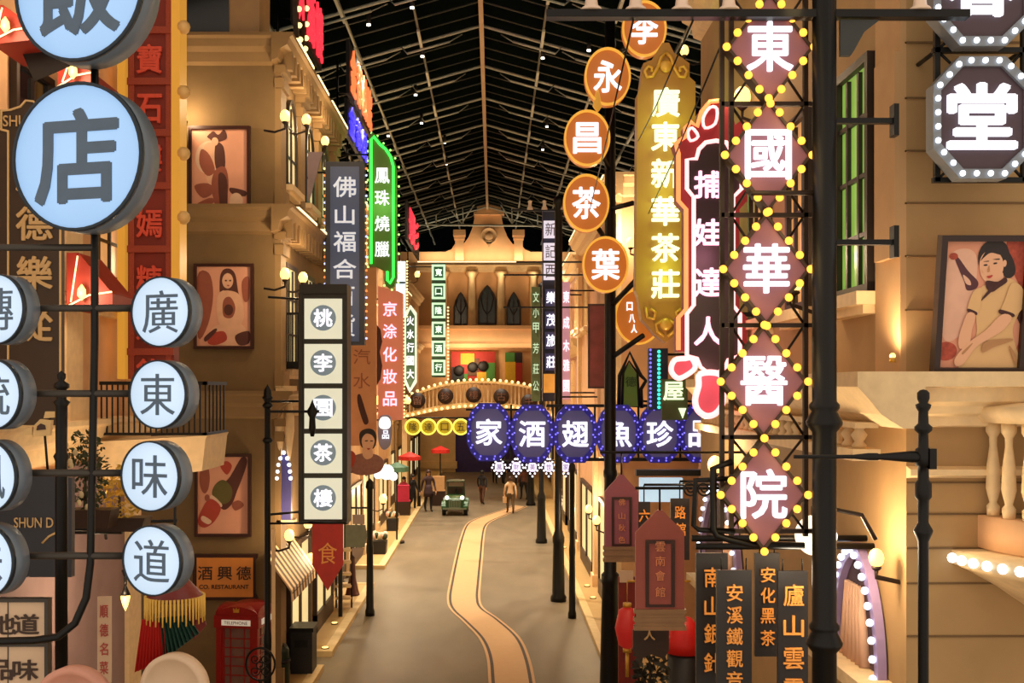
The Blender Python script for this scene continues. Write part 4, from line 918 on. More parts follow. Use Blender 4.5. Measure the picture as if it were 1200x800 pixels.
# lantern lamps along the left facade
def sconce(label, px, py, X, e=32, sz=.8):
    p = onX(px, py, X); d = 1 if X < 0 else -1
    t = thing('wall_lamp', label, 'lamp', p)
    MB().tube([(-d*.4, 0, -.32*sz), (-d*.2, 0, -.36*sz), (0, 0, -.28*sz), (0, 0, -.16*sz)], .022, 6).lathe([(.03, -.17*sz), (.08*sz, -.13*sz), (.06*sz, -.1*sz)], n=10).build('bracket', iron_brown, t)
    MB().ball((0, 0, .02*sz), .12*sz, (1, 1, 1.25), u=12, v=8).build('globe', bulb_lamp, t)
    lamp('POINT', 'glow', (d*.25, 0, .3*sz), e*1.7, WARM, t, .1)
for a in (('upper left lantern under the cornice nearest the poster wall', 334, 137, -3.95), ('second upper lantern right of the one nearest the poster wall', 359, 141, -3.95), ('third upper lantern beside the mauve slanting board', 381, 166, -3.95),
          ('left of two balcony lanterns above the white box column', 334, 322, -3.95), ('right of two balcony lanterns above the white box column', 355, 326, -3.95),
          ('lamp above the striped awning', 339, 628, -3.95), ('lamp right of the one above the striped awning', 361, 614, -3.95), ('lamp beside the red pennant, low on the left', 364, 655, -3.95)):
    sconce(a[0], a[1], a[2], a[3])
for i, (px, py, X, lb) in enumerate(((444, 470, -4.0, 'lamp below the pink cosmetics sign'), (463, 430, -4.0, 'lamp on the facade above the yellow round signs at left'), (489, 322, -4.0, 'lamp high on the far left facade beside the green box column'),
         (449, 585, -4.0, 'low lamp behind the left planters'), (478, 470, -4.1, 'lamp at the left end of the arched bridge'))): sconce(lb, px, py, X, 70, 1.2)
# iron balcony on the left facade
p = onX(330, 380, -4.33)
t = thing('iron_window_balcony', 'dark iron window balcony behind the white box column', 'balcony', (-4.33, 22.6, 6.55))
MB().box(0, .6, 0, 3.2, -.12, 0).build('floor_plate', iron, t)
b = MB().box(.54, .6, 0, 3.2, .95, 1.0).box(0, .6, 0, .06, .95, 1.0).box(.54, .6, 3.14, 3.2, 0, 1.0).box(0, .6, 3.14, 3.2, .95, 1).build('rail', iron, t)
for i in range(18): MB().cyl((.57, .05+.18*i, 0), (.57, .05+.18*i, .96), .013, n=6).build('bar', iron, t)
for i in range(4): MB().cyl((.05+.15*i, .03, 0), (.05+.15*i, .03, .96), .013, n=6).build('bar', iron, t)
# violet arch with white bulbs on the left facade
s = S('lit_arch_panel', 'violet pointed arch with white bulbs low on the left facade', 'arch', 332, 600, 22.05)
ap = [(325, 610), (325, 560), (326.5, 545), (329.5, 535), (333, 530), (336.5, 535), (339.5, 545), (341, 560), (341, 610)]
MB().prism(s.pl(ap), 0, .15).build('panel', M('violet_panel', (78, 74, 140), .5), s.o)
bulbs(s.o, [(x, -.04, z) for x, z in along(s.pl(ap[1:-1]), 8*s.k, False)], .04, bulb_white)
MB().box(s.x(324), s.x(345), -.05, .3, s.z(614), s.z(609)).build('sill', stone_cream, s.o)
s = S('cream_drape_columns', 'pair of cream tapering columns below the balcony beside the white box column', 'column', 333, 530, 22.05)
for c in (328, 339): MB().lathe([(.02, s.z(540)), (.05, s.z(528)), (.1, s.z(505)), (.1, s.z(490)), (.05, s.z(470)), (.03, s.z(458))], (s.x(c), 0, 0), n=12).build('column_shaft', stone_cream, s.o)
MB().box(s.x(324), s.x(346), -.1, .2, s.z(458), s.z(452)).build('lintel', stone_cream, s.o)
# striped awning
cream_st = M('cream_canvas', (228, 196, 150), .7); brown_st = M('brown_canvas', (66, 42, 28), .7)
t = thing('striped_awning', 'brown and cream striped awning just right of the phone box', 'awning', (-4.3, 20.9, 0))
b = MB(); L = 2.7; n_ = 17
for i in range(n_):
    y0, y1 = L*i/n_, L*(i+1)/n_
    b.prism([(0, 2.9), (.5, 2.2), (.5, 2.15), (0, 2.84)], y0, y1, i % 2); b.prism([(.5, 2.2), (.52, 1.98), (.5, 1.98), (.48, 2.2)], y0, y1, i % 2)
b.build('canvas', [cream_st, brown_st], t)
MB().tube([(.02, .05, 0), (.02, .05, 2.82), (.49, .05, 2.13)], .022, 6).tube([(.02, L-.05, 0), (.02, L-.05, 2.82), (.49, L-.05, 2.13)], .022, 6).tube([(.49, .05, 2.13), (.49, L-.05, 2.13)], .02, 6).tube([(.02, .05, 2.82), (.02, L-.05, 2.82)], .02, 6).build('frame', wood_dark, t)
# red pennant and small hanging boards
s = S('red_pennant', 'red pointed pennant with a gold character below the white box column', 'banner', 384, 690, 18.7)
MB().prism(s.pl([(366, 613), (402, 613), (402, 662), (384, 692), (366, 662)]), 0, .03).build('cloth', M('brick_red_cloth', (190, 52, 40), .6, var=.25, scale=6), s.o)
MB().cyl((s.x(362), .015, s.z(612.5)), (-3.78-s.o.location.x, -.1, s.z(612.5)), .018, n=8).build('bracket', iron, s.o)
letters('食', s.o, s.x(384), -.008, s.z(648), 22*s.k, 25*s.k, letter_orange, .0, .01)
MB().cyl((s.x(362), .015, s.z(612.5)), (s.x(406), .015, s.z(612.5)), .025, n=8).build('rod', iron, s.o)
s = S('grey_hanging_board', 'weathered grey-green shop board hanging left of the nearest left post', 'sign', 416, 655, 27.5)
MB().prism(s.pl([(405, 615), (428, 615), (430, 628), (427, 641), (405, 641)]), 0, .06).build('board', M('grey_green_board', (98, 98, 78), .6, var=.3), s.o)
MB().prism(s.pl([(413, 603), (427, 603), (427, 614), (413, 614)]), 0, .05).build('crest', wall_grey, s.o)
MB().prism(s.pl([(412, 642), (427, 642), (425, 650), (418, 655), (413, 650)]), 0, .05).build('pendant', wall_grey, s.o)
MB().cyl((s.x(409), .03, s.z(595)), (s.x(430), .03, s.z(595)), .025, n=6).cyl((s.x(420), .03, s.z(595)), (s.x(420), .03, s.z(604)), .012, n=6).build('rod', iron, s.o)
wallbar(s, s.z(596), -4.33, s.x(409), y=.03)
s = S('white_round_shop_sign', 'white lit shop sign with a rounded top beside the lady board', 'sign', 451, 510, 33)
MB().prism(smooth(s.pl([(443, 498), (445, 488), (451, 486), (457, 488), (459, 498), (458, 516), (456, 523), (450, 527), (445, 522), (443, 512)]), 3), 0, .15).build('case', M('grey_blue_case', (120, 116, 132), .5), s.o)
MB().prism(smooth(s.pl([(444, 497), (446, 490), (451, 488), (456, 490), (458, 497), (455, 502), (447, 502)]), 3), -.03, 0).build('light_panel', M('white_lit_panel', (255, 248, 240), .5, emit=1.2, var=.04), s.o)
letters('品', s.o, s.x(452), -.03, s.z(509), 8*s.k, 10*s.k, letter_white, .01, .02)
wallbar(s, s.z(492), -4.4, s.x(444), y=.08)
s = S('white_globe_lights', 'cluster of white globe lights below the lady board', 'lamp', 453, 553, 32)
for px, py, r in ((453, 553, 9), (443, 556, 5), (461, 558, 5)): MB().ball((s.x(px), 0, s.z(py)), r*s.k, u=14, v=10).build('globe', M('white_globe_lit', (250, 252, 250), .4, emit=1.5, var=.03), s.o)
wallbar(s, s.z(553), -4.4, s.x(461), y=.0)
lamp('POINT', 'glow', (0, -.5, 0), 25, (1, .95, .85), s.o, .2)
# ================================================================ right: big lamp post, cross-arm, diamonds
s = S('tall_iron_post', 'thick black iron post with ring collars in front of the diamond signs', 'post', 966, 490, 8.6)
gz = -(H+(HZ-490)*8.6/F); r = 14*s.k
prof = [(r*2.2, gz), (r*2.2, gz+.4), (r*1.5, gz+.6), (r*1.1, gz+1.0)]
for py in (748, 490): prof += [(r, s.z(py+16)), (r*1.45, s.z(py+8)), (r*1.5, s.z(py+4)), (r*1.05, s.z(py-8)), (r*1.25, s.z(py-12)), (r*1.25, s.z(py-16)), (r, s.z(py-20))]
MB().lathe(prof+[(r*.98, s.z(-40)), (0, s.z(-41))], n=20).build('shaft', iron, s.o)
b = MB().box(s.x(640), s.x(1134), -.05, .05, s.z(22), s.z(13)); b.build('cross_arm', iron, s.o)
MB().prism(s.pl([(988, 24), (1030, 24), (1012, 38), (1000, 60), (996, 66), (984, 66), (984, 24)]), -.02, .02).build('cross_arm_brace', M('dark_slate_plate', (48, 52, 52), .5), s.o)
MB().cyl((s.x(880), 0, s.z(226)), (0, 0, s.z(226)), .02, n=8).build('sign_arm', iron_brown, s.o)
for py in (142, 284):
    MB().box(0, s.x(1048), -.03, .03, s.z(py+3), s.z(py-3)).box(s.x(1045), s.x(1051), -.05, .05, s.z(py+18), s.z(py-19)).build('window_side_arm', iron, s.o)
for px in (693, 745, 799, 854, 1078):
    s.k, MB().lathe([(13*s.k, s.z(13)), (12*s.k, s.z(10)), (8*s.k, s.z(7)), (7*s.k, s.z(0)), (5*s.k, s.z(-6)), (8*s.k, s.z(-10)), (0, s.z(-12))], (s.x(px), 0, 0), n=16).build('insulator', white_ceramic, s.o)
# truss and five diamonds
YD = 8.7
s = S('diamond_sign_truss', 'brown iron truss holding the column of diamond signs', 'frame', 896, 320, YD+.12)
for nm, x in (('upright', 846), ('upright', 857), ('upright', 944)): MB().box(s.x(x-2.5), s.x(x+2.5), -.02, .03, s.z(628), s.z(-40)).build(nm, iron_brown, s.o)
for py in (122, 252, 381, 512, 622): MB().box(s.x(845), s.x(966), -.02, .02, s.z(py+2.5), s.z(py-2.5)).build('crossbar', iron_brown, s.o)
for y0, y1 in ((-8, 122), (122, 252), (252, 381), (381, 512), (512, 622)):
    MB().cyl((s.x(857), .02, s.z(y0)), (s.x(944), .02, s.z(y1)), 1.6*s.k, n=6).build('brace', iron_brown, s.o); MB().cyl((s.x(857), .05, s.z(y1)), (s.x(944), .05, s.z(y0)), 1.6*s.k, n=6).build('brace', iron_brown, s.o)
MB().tube([(s.x(856), -.06, s.z(540)), (s.x(834), -.06, s.z(548)), (s.x(834), -.06, s.z(618)), (s.x(838), -.06, s.z(626)), (s.x(850), -.06, s.z(630)), (s.x(880), -.06, s.z(637)), (s.x(940), -.06, s.z(638))], .028, 8).tube([(s.x(857), -.03, s.z(560)), (s.x(814), -.03, s.z(562)), (s.x(812), -.03, s.z(615)), (s.x(818), -.03, s.z(620)), (s.x(860), -.03, s.z(622))], .022, 8).build('bent_pipe', iron, s.o)
for px in (824, 808):
    MB().tube([(s.x(px+9*math.cos(a)*(1-a/14)), -.03, s.z(572+9*math.sin(a)*(1-a/14))) for a in [i*.4 for i in range(26)]], .008, 5).build('scroll', iron, s.o)
dia = M('plum_panel', (150, 98, 108), .45, var=.12, scale=1.5); dia_edge = M('dark_bronze_edge', (60, 40, 20), .5)
for i, (ch, cx, cy) in enumerate((('東', 901, 57), ('國', 899, 183), ('華', 897, 316), ('醫', 894, 447), ('院', 894, 579))):
    s = S('diamond_sign', ['topmost plum diamond sign edged with amber bulbs', 'second plum diamond sign from the top', 'middle plum diamond sign of the column of five', 'fourth plum diamond sign from the top', 'lowest plum diamond sign of the column of five'][i], 'sign', cx, cy, YD, 'amber-bulbed diamond signs')
    o_ = [(0, -66*s.k), (51*s.k, 0), (0, 66*s.k), (-51*s.k, 0)]
    MB().prism(scaled(o_, .96), -.02, .1).build('panel', dia, s.o)
    MB().ring(o_, scaled(o_, .92), -.04, .11).build('frame', dia_edge, s.o)
    letters(ch, s.o, 0, -.035, 1*s.k, 54*s.k, 58*s.k, letter_white, .016, .03)
    bulbs(s.o, [(x, -.05, z) for x, z in along(o_, 83*s.k/4)], 4.8*s.k, bulb_warm)
    lamp('POINT', 'glow', (-25*s.k, -.2, -40*s.k), .9, (1, .72, .3), s.o, .1); lamp('POINT', 'glow', (25*s.k, -.2, 40*s.k), .9, (1, .72, .3), s.o, .1)
# octagon signs
for cy, ch, lb in ((-18, '春', 'dark octagonal sign with white bulbs cut off at the top right corner'), (137, '堂', 'dark octagonal sign with white bulbs in full view near the right edge')):
    s = S('octagon_sign', lb, 'sign', 1149, cy, 8.85)
    o_ = [(s.x(1149+a), s.z(cy+c)) for a, c in ((-26, 73), (28, 73), (60, 42), (60, -38), (28, -70), (-26, -70), (-57, -36), (-57, 38))]
    MB().prism(scaled(o_, .9), 0, .1).build('panel', M('dark_plum_panel', (72, 54, 62), .45, var=.15), s.o)
    MB().ring(o_, scaled(o_, .84), -.03, .12).build('frame', M('grey_bulb_channel', (120, 124, 130), .4), s.o)
    letters(ch, s.o, 0, -.03, s.z(cy), 82*s.k, 78*s.k, letter_white, .03, .03)
    bulbs(s.o, [(x, -.05, z) for x, z in along(scaled(o_, .92), 16.5*s.k)], 3.5*s.k, bulb_white)
s = S('iron_scaffold', 'dark iron scaffold behind the octagonal signs at the right edge', 'scaffold', 1149, 100, 9.0)
for px in (1098, 1200): MB().box(s.x(px-3), s.x(px+3), -.02, .03, s.z(213), s.z(-40)).build('upright', iron, s.o)
for py in (59, 211): MB().box(s.x(1093), s.x(1204), -.02, .03, s.z(py+3), s.z(py-3)).build('crossbar', iron, s.o)
for a, c in (((1098, 59), (1125, 35)), ((1098, 59), (1125, 85)), ((1098, 211), (1125, 185)), ((1200, 59), (1176, 85)), ((1200, 211), (1176, 185))): MB().cyl((s.x(a[0]), 0, s.z(a[1])), (s.x(c[0]), 0, s.z(c[1])), .012, n=6).build('brace', iron, s.o)
MB().cyl((s.x(1098), .0, s.z(59)), (s.x(1098), .42, s.z(59)), .02, n=6).build('wall_arm', iron, s.o); MB().cyl((s.x(1200), .0, s.z(59)), (s.x(1200), .42, s.z(59)), .02, n=6).build('wall_arm', iron, s.o)
# lady poster leaning on the ledge
fp = M('floral_rust_print', (178, 78, 60), .7, var=.6, scale=30); dressm = M('printed_cream_dress', (232, 188, 134), .7, var=.08); coll = M('dark_floral_trim', (74, 40, 40), .7, var=.5, scale=60)
PL = [M('rosy_peach_print', (232, 160, 130), .7, var=.1, scale=3), M('painted_black_hair', (40, 26, 26), .5), M('printed_fair_skin', (240, 184, 148), .7, var=.05), fp, dressm, coll, M('plum_brown_print', (92, 52, 60), .7), M('pale_rose_print', (238, 186, 160), .7), M('lip_red', (190, 66, 60), .6), M('shadow_fold_ink', (190, 140, 96), .7)]
s = poster('large framed poster of a seated lady in a cream high-collared dress', 1091, 1197, 277, 437,
  [(7, [(1104, 300), (1120, 292), (1134, 300), (1136, 330), (1130, 380), (1108, 400), (1098, 380), (1100, 330)]), (3, [(1168, 284), (1196, 282), (1196, 350), (1186, 334), (1178, 318)]), (3, blob(1106, 411, 13, 11)), (6, [(1108, 300), (1114, 303), (1126, 318), (1138, 330), (1136, 338), (1126, 340), (1122, 330), (1115, 316)]), (3, blob(1108, 301, 5, 4)), (7, [(1120, 322), (1128, 328), (1130, 334), (1124, 332)]),
   (5, [(1188, 350), (1197, 340), (1197, 380), (1186, 372)]), (3, [(1190, 400), (1197, 396), (1197, 434), (1186, 430)]),
   (4, [(1144, 335), (1158, 332), (1172, 326), (1184, 332), (1194, 346), (1188, 366), (1182, 384), (1186, 402), (1194, 424), (1190, 436), (1130, 436), (1122, 428), (1130, 408), (1140, 392), (1138, 370), (1134, 348)]),
   (1, [(1136, 300), (1140, 289), (1148, 283), (1158, 282), (1167, 287), (1172, 297), (1178, 308), (1180, 320), (1174, 326), (1166, 322), (1160, 305), (1150, 298), (1142, 304), (1138, 312)]),
   (2, [(1146, 322), (1164, 318), (1166, 332), (1152, 338)]), (2, [(1138, 308), (1141, 299), (1150, 292), (1158, 296), (1164, 304), (1166, 314), (1163, 324), (1155, 331), (1148, 331), (1142, 325), (1139, 317)]),
   (2, blob(1167, 309, 2.2, 4)), (1, [(1139, 306), (1146, 293), (1156, 291), (1164, 300), (1160, 299), (1150, 297), (1143, 302)]),
   (1, blob(1145, 311, 2.4, 1.0, -.1)), (1, blob(1156, 309, 2.4, 1.0, -.2)), (1, [(1142, 307), (1148, 306), (1148, 307)]), (1, [(1153, 304.5), (1160, 303.5), (1160, 304.8)]), (9, [(1149, 311), (1150, 318), (1147.5, 318.5)]), (8, [(1147, 324), (1150, 323), (1154, 322.5), (1152, 325.5), (1149, 326)]), (3, blob(1143, 318, 2, 2)) if False else (2, blob(1143, 318, 1.5, 1.5)),
   (5, [(1147, 329), (1160, 330), (1168, 325), (1171, 330), (1162, 337), (1154, 342), (1148, 338)]), (5, [(1150, 340), (1154, 341), (1143, 352), (1139, 356)]),
   (4, [(1134, 340), (1142, 338), (1142, 356), (1138, 368), (1128, 364), (1129, 352)]), (5, [(1128, 361), (1138, 365), (1138, 368.5), (1128, 365)]),
   (2, [(1128, 366), (1137, 369), (1134, 386), (1132, 402), (1122, 408), (1119, 398), (1122, 382)]),
   (4, [(1176, 332), (1186, 334), (1194, 347), (1190, 362), (1180, 370), (1166, 366), (1170, 350)]), (5, [(1165, 362), (1181, 367), (1180, 371), (1165, 367)]),
   (2, [(1167, 368), (1179, 371), (1172, 384), (1158, 394), (1142, 404), (1134, 414), (1126, 426), (1118, 428), (1116, 420), (1124, 408), (1134, 398), (1150, 386)]), (9, [(1124, 412), (1134, 402), (1135, 403), (1126, 414)]), (9, [(1150, 400), (1176, 396), (1182, 398), (1160, 406), (1148, 412)]), (9, [(1178, 404), (1186, 414), (1188, 428), (1184, 420)])],
  Y=9.12, fw=7, rx=R(9), frame=M('dark_mahogany_frame', (44, 22, 16), .35), mats=PL)
# thin street-sign post in front of the corner building
s = S('thin_finial_post', 'thin black iron post with finial and side arm before the corner building', 'post', 1082, 535, 8.0)
gz = -(H+(HZ-535)*8.0/F); q = s.k
MB().lathe([(14*q, gz), (14*q, gz+.3), (8*q, gz+.5), (6*q, gz+1), (6*q, s.z(634)), (10*q, s.z(625)), (11*q, s.z(621)), (6*q, s.z(612)), (6.5*q, s.z(586)), (9.5*q, s.z(582)), (9.5*q, s.z(566)), (6.5*q, s.z(562)), (6*q, s.z(546)), (9*q, s.z(545)), (9*q, s.z(526)), (6*q, s.z(524)), (5.5*q, s.z(508)), (10*q, s.z(504)), (10*q, s.z(500)), (6*q, s.z(496)), (5.5*q, s.z(482)), (8*q, s.z(478)), (9*q, s.z(474)), (5*q, s.z(472)), (7*q, s.z(467)), (7*q, s.z(460)), (4*q, s.z(457)), (0, s.z(456))], n=18).build('shaft', iron, s.o)
MB().lathe([(2.2*q, s.x(930)), (2.5*q, s.x(1000)), (4.5*q, s.x(1018)), (4.5*q, s.x(1028)), (3.5*q, s.x(1030)), (7*q, s.x(1068)), (7*q, s.x(1080))], (0, 0, s.z(535)), n=14, axis='X').box(s.x(1086), s.x(1094), -.06, .06, s.z(549), s.z(525)).build('side_arm', iron, s.o)
# globe lamp behind the thick post
s = S('white_globe_lamp', 'white globe lamp half hidden behind the thick iron post', 'lamp', 956, 627, 9.3)
MB().ball((0, 0, 0), 24*s.k, u=24, v=16).build('globe', M('opal_globe_lit', (255, 236, 206), .3, emit=1.3, var=.02), s.o)
lamp('POINT', 'glow', (-.1, -.35, -.25), 16, (1, .85, .62), s.o, .15)
MB().cyl((0, 0, 22*s.k), (0, 0, 34*s.k), .04, n=10).tube([(0, 0, 30*s.k), (.0, .0, .25), (s.x(1010), .0, s.z(634)+.22), (s.x(1026), .0, s.z(632))], .02, 6).build('bracket', iron_brown, s.o)
# wall lantern right of the near arch
sconce('bright lantern beside the near bulb-lined arch on the corner building', 1027, 655, 3.3, 30, .55)
t = thing('wall_uplight', 'small uplight on the ledge at the foot of the corner pier', 'lamp', onX(1046, 419, 3.36))
MB().cyl((0, 0, -.04), (0, 0, .0), .028, n=12).build('housing', gold, t); MB().ball((0, 0, .015), .026, u=10, v=6).build('lens', bulb_lamp, t)
lamp('SPOT', 'glow', (-.12, .02, -.02), 60, WARM, t, .05, rot=(R(180), R(-2), 0), spot_size=R(150), spot_blend=.8)

# ================================================================ right: round tea discs on their post
tea = M('amber_lit_disc', (204, 112, 38), .4, emit=.5, var=.25, scale=1.5); tea_rim = M('gold_lit_rim', (236, 170, 60), .4, emit=.8)
YT = 20.6
s = S('tea_sign_post', 'tall black post with flared base carrying the round orange discs', 'post', 715, 650, 21.5)
gz = -(H+(HZ-650)*21.5/F); q = s.k
MB().lathe([(13*q, gz), (12.5*q, gz+.15), (9.5*q, gz+2.2), (10.5*q, gz+2.25), (10.5*q, gz+2.4), (7.5*q, gz+2.45), (7*q, s.z(560)), (8*q, s.z(557)), (8*q, s.z(552)), (7*q, s.z(549)), (6.5*q, s.z(300)), (6*q, s.z(20))], n=18).build('shaft', iron, s.o)
for a, c in (((715, 360), (742, 330)), ((715, 290), (690, 262)), ((715, 245), (736, 245)), ((715, 420), (748, 395)), ((715, 200), (694, 180)), ((715, 120), (712, 110)), ((715, 70), (752, 50))):
    MB().cyl((s.x(a[0]), 0, s.z(a[1])), (s.x(c[0]), -.7, s.z(c[1])), .05, n=8).build('bracket', iron, s.o)
for i, (ch, cx, cy, rx, ry, lb) in enumerate((('李', 755, 34, 26, 33, 'topmost round orange disc sign, cut by the cross-arm'), ('永', 712, 90, 27, 34, 'second round orange disc sign from the top'), ('昌', 688, 162, 27, 33, 'third round orange disc sign, lowest of those left of the upper post'), ('茶', 687, 238, 27, 34, 'fourth round orange disc sign from the top'), ('葉', 709.5, 310, 27, 33, 'fifth round orange disc sign, just left of the gold sign foot'), ('宣', 748, 371, 28, 33, 'lowest orange disc sign, half behind the tall gold sign'))):
    Yi = YT if i < 5 else YT+1.2
    s = S('tea_disc_sign', lb, 'sign', cx, cy, Yi, 'orange round signs')
    o_ = ellipse(0, 0, rx*s.k, ry*s.k, 40)
    MB().prism(o_, 0, .16).build('disc', tea, s.o)
    MB().ring(o_, scaled(o_, .92), -.05, .0).build('rim', tea_rim, s.o)
    if i < 5: letters(ch, s.o, 0, -.03, 0, rx*1.22*s.k, ry*1.1*s.k, letter_white, .018, .04)
    else:
        for q_, dy in (('口', -12), ('八', 2), ('人', 14)): letters(q_, s.o, s.x(740+dy*.2), -.03, s.z(371+dy), 7*s.k, 10*s.k, letter_white, .03, .03)
MB().lathe([(.02, 0), (.09, .1), (.05, .3), (.02, .42)], n=10).build('yellow_lamp', neon_yellow, thing('clip_lamp', 'small yellow lamp between the second and third orange discs', 'lamp', P(700, 131, YT)))
# gold upright sign
s = S('gold_upright_sign', 'tall gold sign with carved scroll ends and green lit characters', 'sign', 780, 230, 17.4)
gold_b = M('ochre_gold_board', (186, 140, 62), .45, .15, var=.12, scale=1.5); gold_relief = M('bright_gold_relief', (236, 186, 80), .35, .3)
MB().prism(s.pl([(747, 110), (750, 104), (754, 74), (764, 70), (770, 60), (776, 50), (784, 50), (790, 62), (800, 68), (808, 74), (808, 90), (815, 96), (815, 340), (808, 348), (806, 370), (800, 378), (792, 392), (780, 401), (768, 392), (758, 380), (752, 374), (748, 348), (745, 340)]), 0, .3).build('board', gold_b, s.o)
for sg in (-1, 1):
    for cv, rr in ((((0, 62), (6, 68), (10, 80), (16, 90), (22, 91), (25, 84), (21, 78), (16, 80), (17, 85)), .03), (((24, 360), (22, 372), (14, 374), (12, 366), (18, 362)), .025), (((4, 376), (12, 380), (10, 388), (2, 394)), .025)):
        MB().tube([(s.x(780+sg*px), -.03, s.z(py)) for px, py in cv], rr, 6).build('scroll_relief', gold_relief, s.o)
for py in (78, 380): MB().ball((0, -.03, s.z(py)), .1, (1, .4, 1)).build('boss', gold_relief, s.o)
for i, ch in enumerate('廣東新華茶莊'): letters(ch, s.o, s.x(779), -.07, s.z((121, 161, 204, 248, 291, 333)[i]), 33*s.k, 34*s.k, neon_lime, .022, .05)
for py in (150, 240, 320): lamp('POINT', 'glow', (0, -.35, s.z(py)), 7, (.62, 1, .15), s.o, .15)
MB().box(s.x(815), 3.5-s.o.location.x, .1, .18, s.z(138), s.z(132)).box(s.x(815), 3.5-s.o.location.x, .1, .18, s.z(328), s.z(322)).build('bracket', iron, s.o)
# red and black neon sign
s = S('red_black_neon_sign', 'black and red scalloped sign with pink lit characters and neon outline', 'sign', 826, 300, 14.4)
red_l = M('crimson_scallop_panel', (176, 44, 52), .45, emit=.12, var=.1)
out_ = [(797, 408), (797, 190), (795, 172), (804, 165), (806, 155), (803, 146), (812, 141), (818, 148), (822, 130), (832, 118), (845, 116), (858, 122), (868, 140), (868, 170), (872, 190), (872, 400)]
MB().prism(s.pl([(794, 412), (794, 372), (803, 362), (803, 245), (794, 235), (794, 178), (790, 168), (796, 160), (803, 160), (802, 148), (808, 141), (816, 146), (820, 130), (828, 120), (838, 117), (850, 120), (858, 130), (862, 146), (868, 141), (875, 148), (874, 160), (880, 168), (876, 178), (876, 235), (867, 245), (867, 362), (876, 372), (876, 412)]), .02, .3).build('back_panel', red_l, s.o)
blk = s.pl([(804, 416), (804, 368), (812, 358), (812, 232), (804, 222), (804, 188), (815, 187), (818, 176), (826, 168), (838, 166), (850, 168), (856, 178), (860, 187), (868, 190), (868, 222), (858, 232), (858, 358), (866, 368), (866, 416), (852, 422), (849, 430), (840, 437), (829, 437), (820, 430), (816, 420)])
MB().prism(blk, -.03, .02).build('black_panel', M('near_black_violet_panel', (44, 28, 36), .4), s.o)
b = MB()
b.tube([(x, -.06, z) for x, z in blk], .028, 6, closed=True)
b.build('neon_tube', neon_pinktube, s.o)
MB().tube([(x, -.0, z) for x, z in s.pl([(795, 410), (795, 372), (804, 362), (804, 245), (795, 235), (795, 180), (792, 168), (803, 160), (803, 150), (810, 143), (817, 148), (822, 131), (832, 119), (845, 118)])], .03, 6).build('outer_neon_tube', M('coral_neon_tube', (255, 140, 80), .4, emit=1.3, var=0), s.o)
b = MB()
for pts in ([(809, 165), (806, 155), (811, 150), (818, 160)], [(826, 150), (824, 138), (832, 126), (840, 128), (838, 145)]):
    b.tube([(s.x(a), -.01, s.z(c)) for a, c in smooth(pts, 3)], .02, 6, closed=True)
b.build('petal_outline', neon_pinktube, s.o)
for ch, py, h_ in (('捕', 217, 32), ('娃', 273, 32), ('達', 331, 34), ('人', 388, 34)): letters(ch, s.o, s.x(829), -.06, s.z(py), 33*s.k, h_*s.k, neon_pink, .025, .03)
loop = smooth(s.pl([(820, 438), (842, 438), (846, 452), (846, 472), (838, 484), (827, 487), (817, 480), (814, 468), (818, 452)]), 4)
MB().prism(loop, -.02, .1).build('tongue_panel', M('rose_lit_panel', (224, 84, 104), .45, emit=.35, var=.12), s.o)
MB().tube([(x, -.04, z) for x, z in loop], .04, 8, closed=True).build('neon_tube', neon_pinktube, s.o)
lp2 = smooth(s.pl([(803, 420), (790, 422), (786, 434), (794, 443), (806, 438), (814, 430), (810, 420)]), 4)
MB().prism(lp2, -.02, .1).build('petal_panel', MATS['rose_lit_panel'], s.o)
MB().tube([(x, -.04, z) for x, z in lp2], .035, 8, closed=True).build('neon_tube', neon_pinktube, s.o)
lamp('POINT', 'glow', (0, -.4, s.z(300)), 8, (1, .35, .5), s.o, .2); lamp('POINT', 'glow', (s.x(826), -.4, s.z(440)), 6, (1, .4, .4), s.o, .2)
MB().box(s.x(868), 3.5-s.o.location.x, .1, .18, s.z(200), s.z(195)).box(s.x(866), 3.5-s.o.location.x, .1, .18, s.z(370), s.z(365)).build('bracket', iron, s.o)

# ================================================================ blue lanterns across the street
YB = 24.4
s = S('lantern_gantry', 'black double rail carrying the blue bulb-edged signs over the street', 'frame', 690, 508, YB+.15)
MB().box(s.x(640), s.x(826), -.04, .04, s.z(477), s.z(473.5)).build('rail', iron, s.o); MB().box(s.x(546), s.x(640), -.04, .04, s.z(481), s.z(478.5)).build('rail', iron, s.o); MB().box(s.x(687), s.x(824), -.05, .05, s.z(540), s.z(536)).build('rail', iron, s.o)
for px in (599, 648, 697, 748, 797): MB().box(s.x(px-1.2), s.x(px+1.2), -.03, .03, s.z(538), s.z(474)).build('hanger', iron, s.o)
wx = 4.9-s.o.location.x
MB().cyl((s.x(824), 0, s.z(475.5)), (wx, 0, s.z(475.5)), .05, n=8).cyl((s.x(822), 0, s.z(538)), (wx, 0, s.z(538)), .05, n=8).build('wall_arm', iron, s.o)
bl = M('violet_grey_panel', (100, 92, 136), .45, emit=.22, var=.12, scale=2); bl_rim = M('indigo_rim', (44, 36, 140), .45, emit=.3, var=.1)
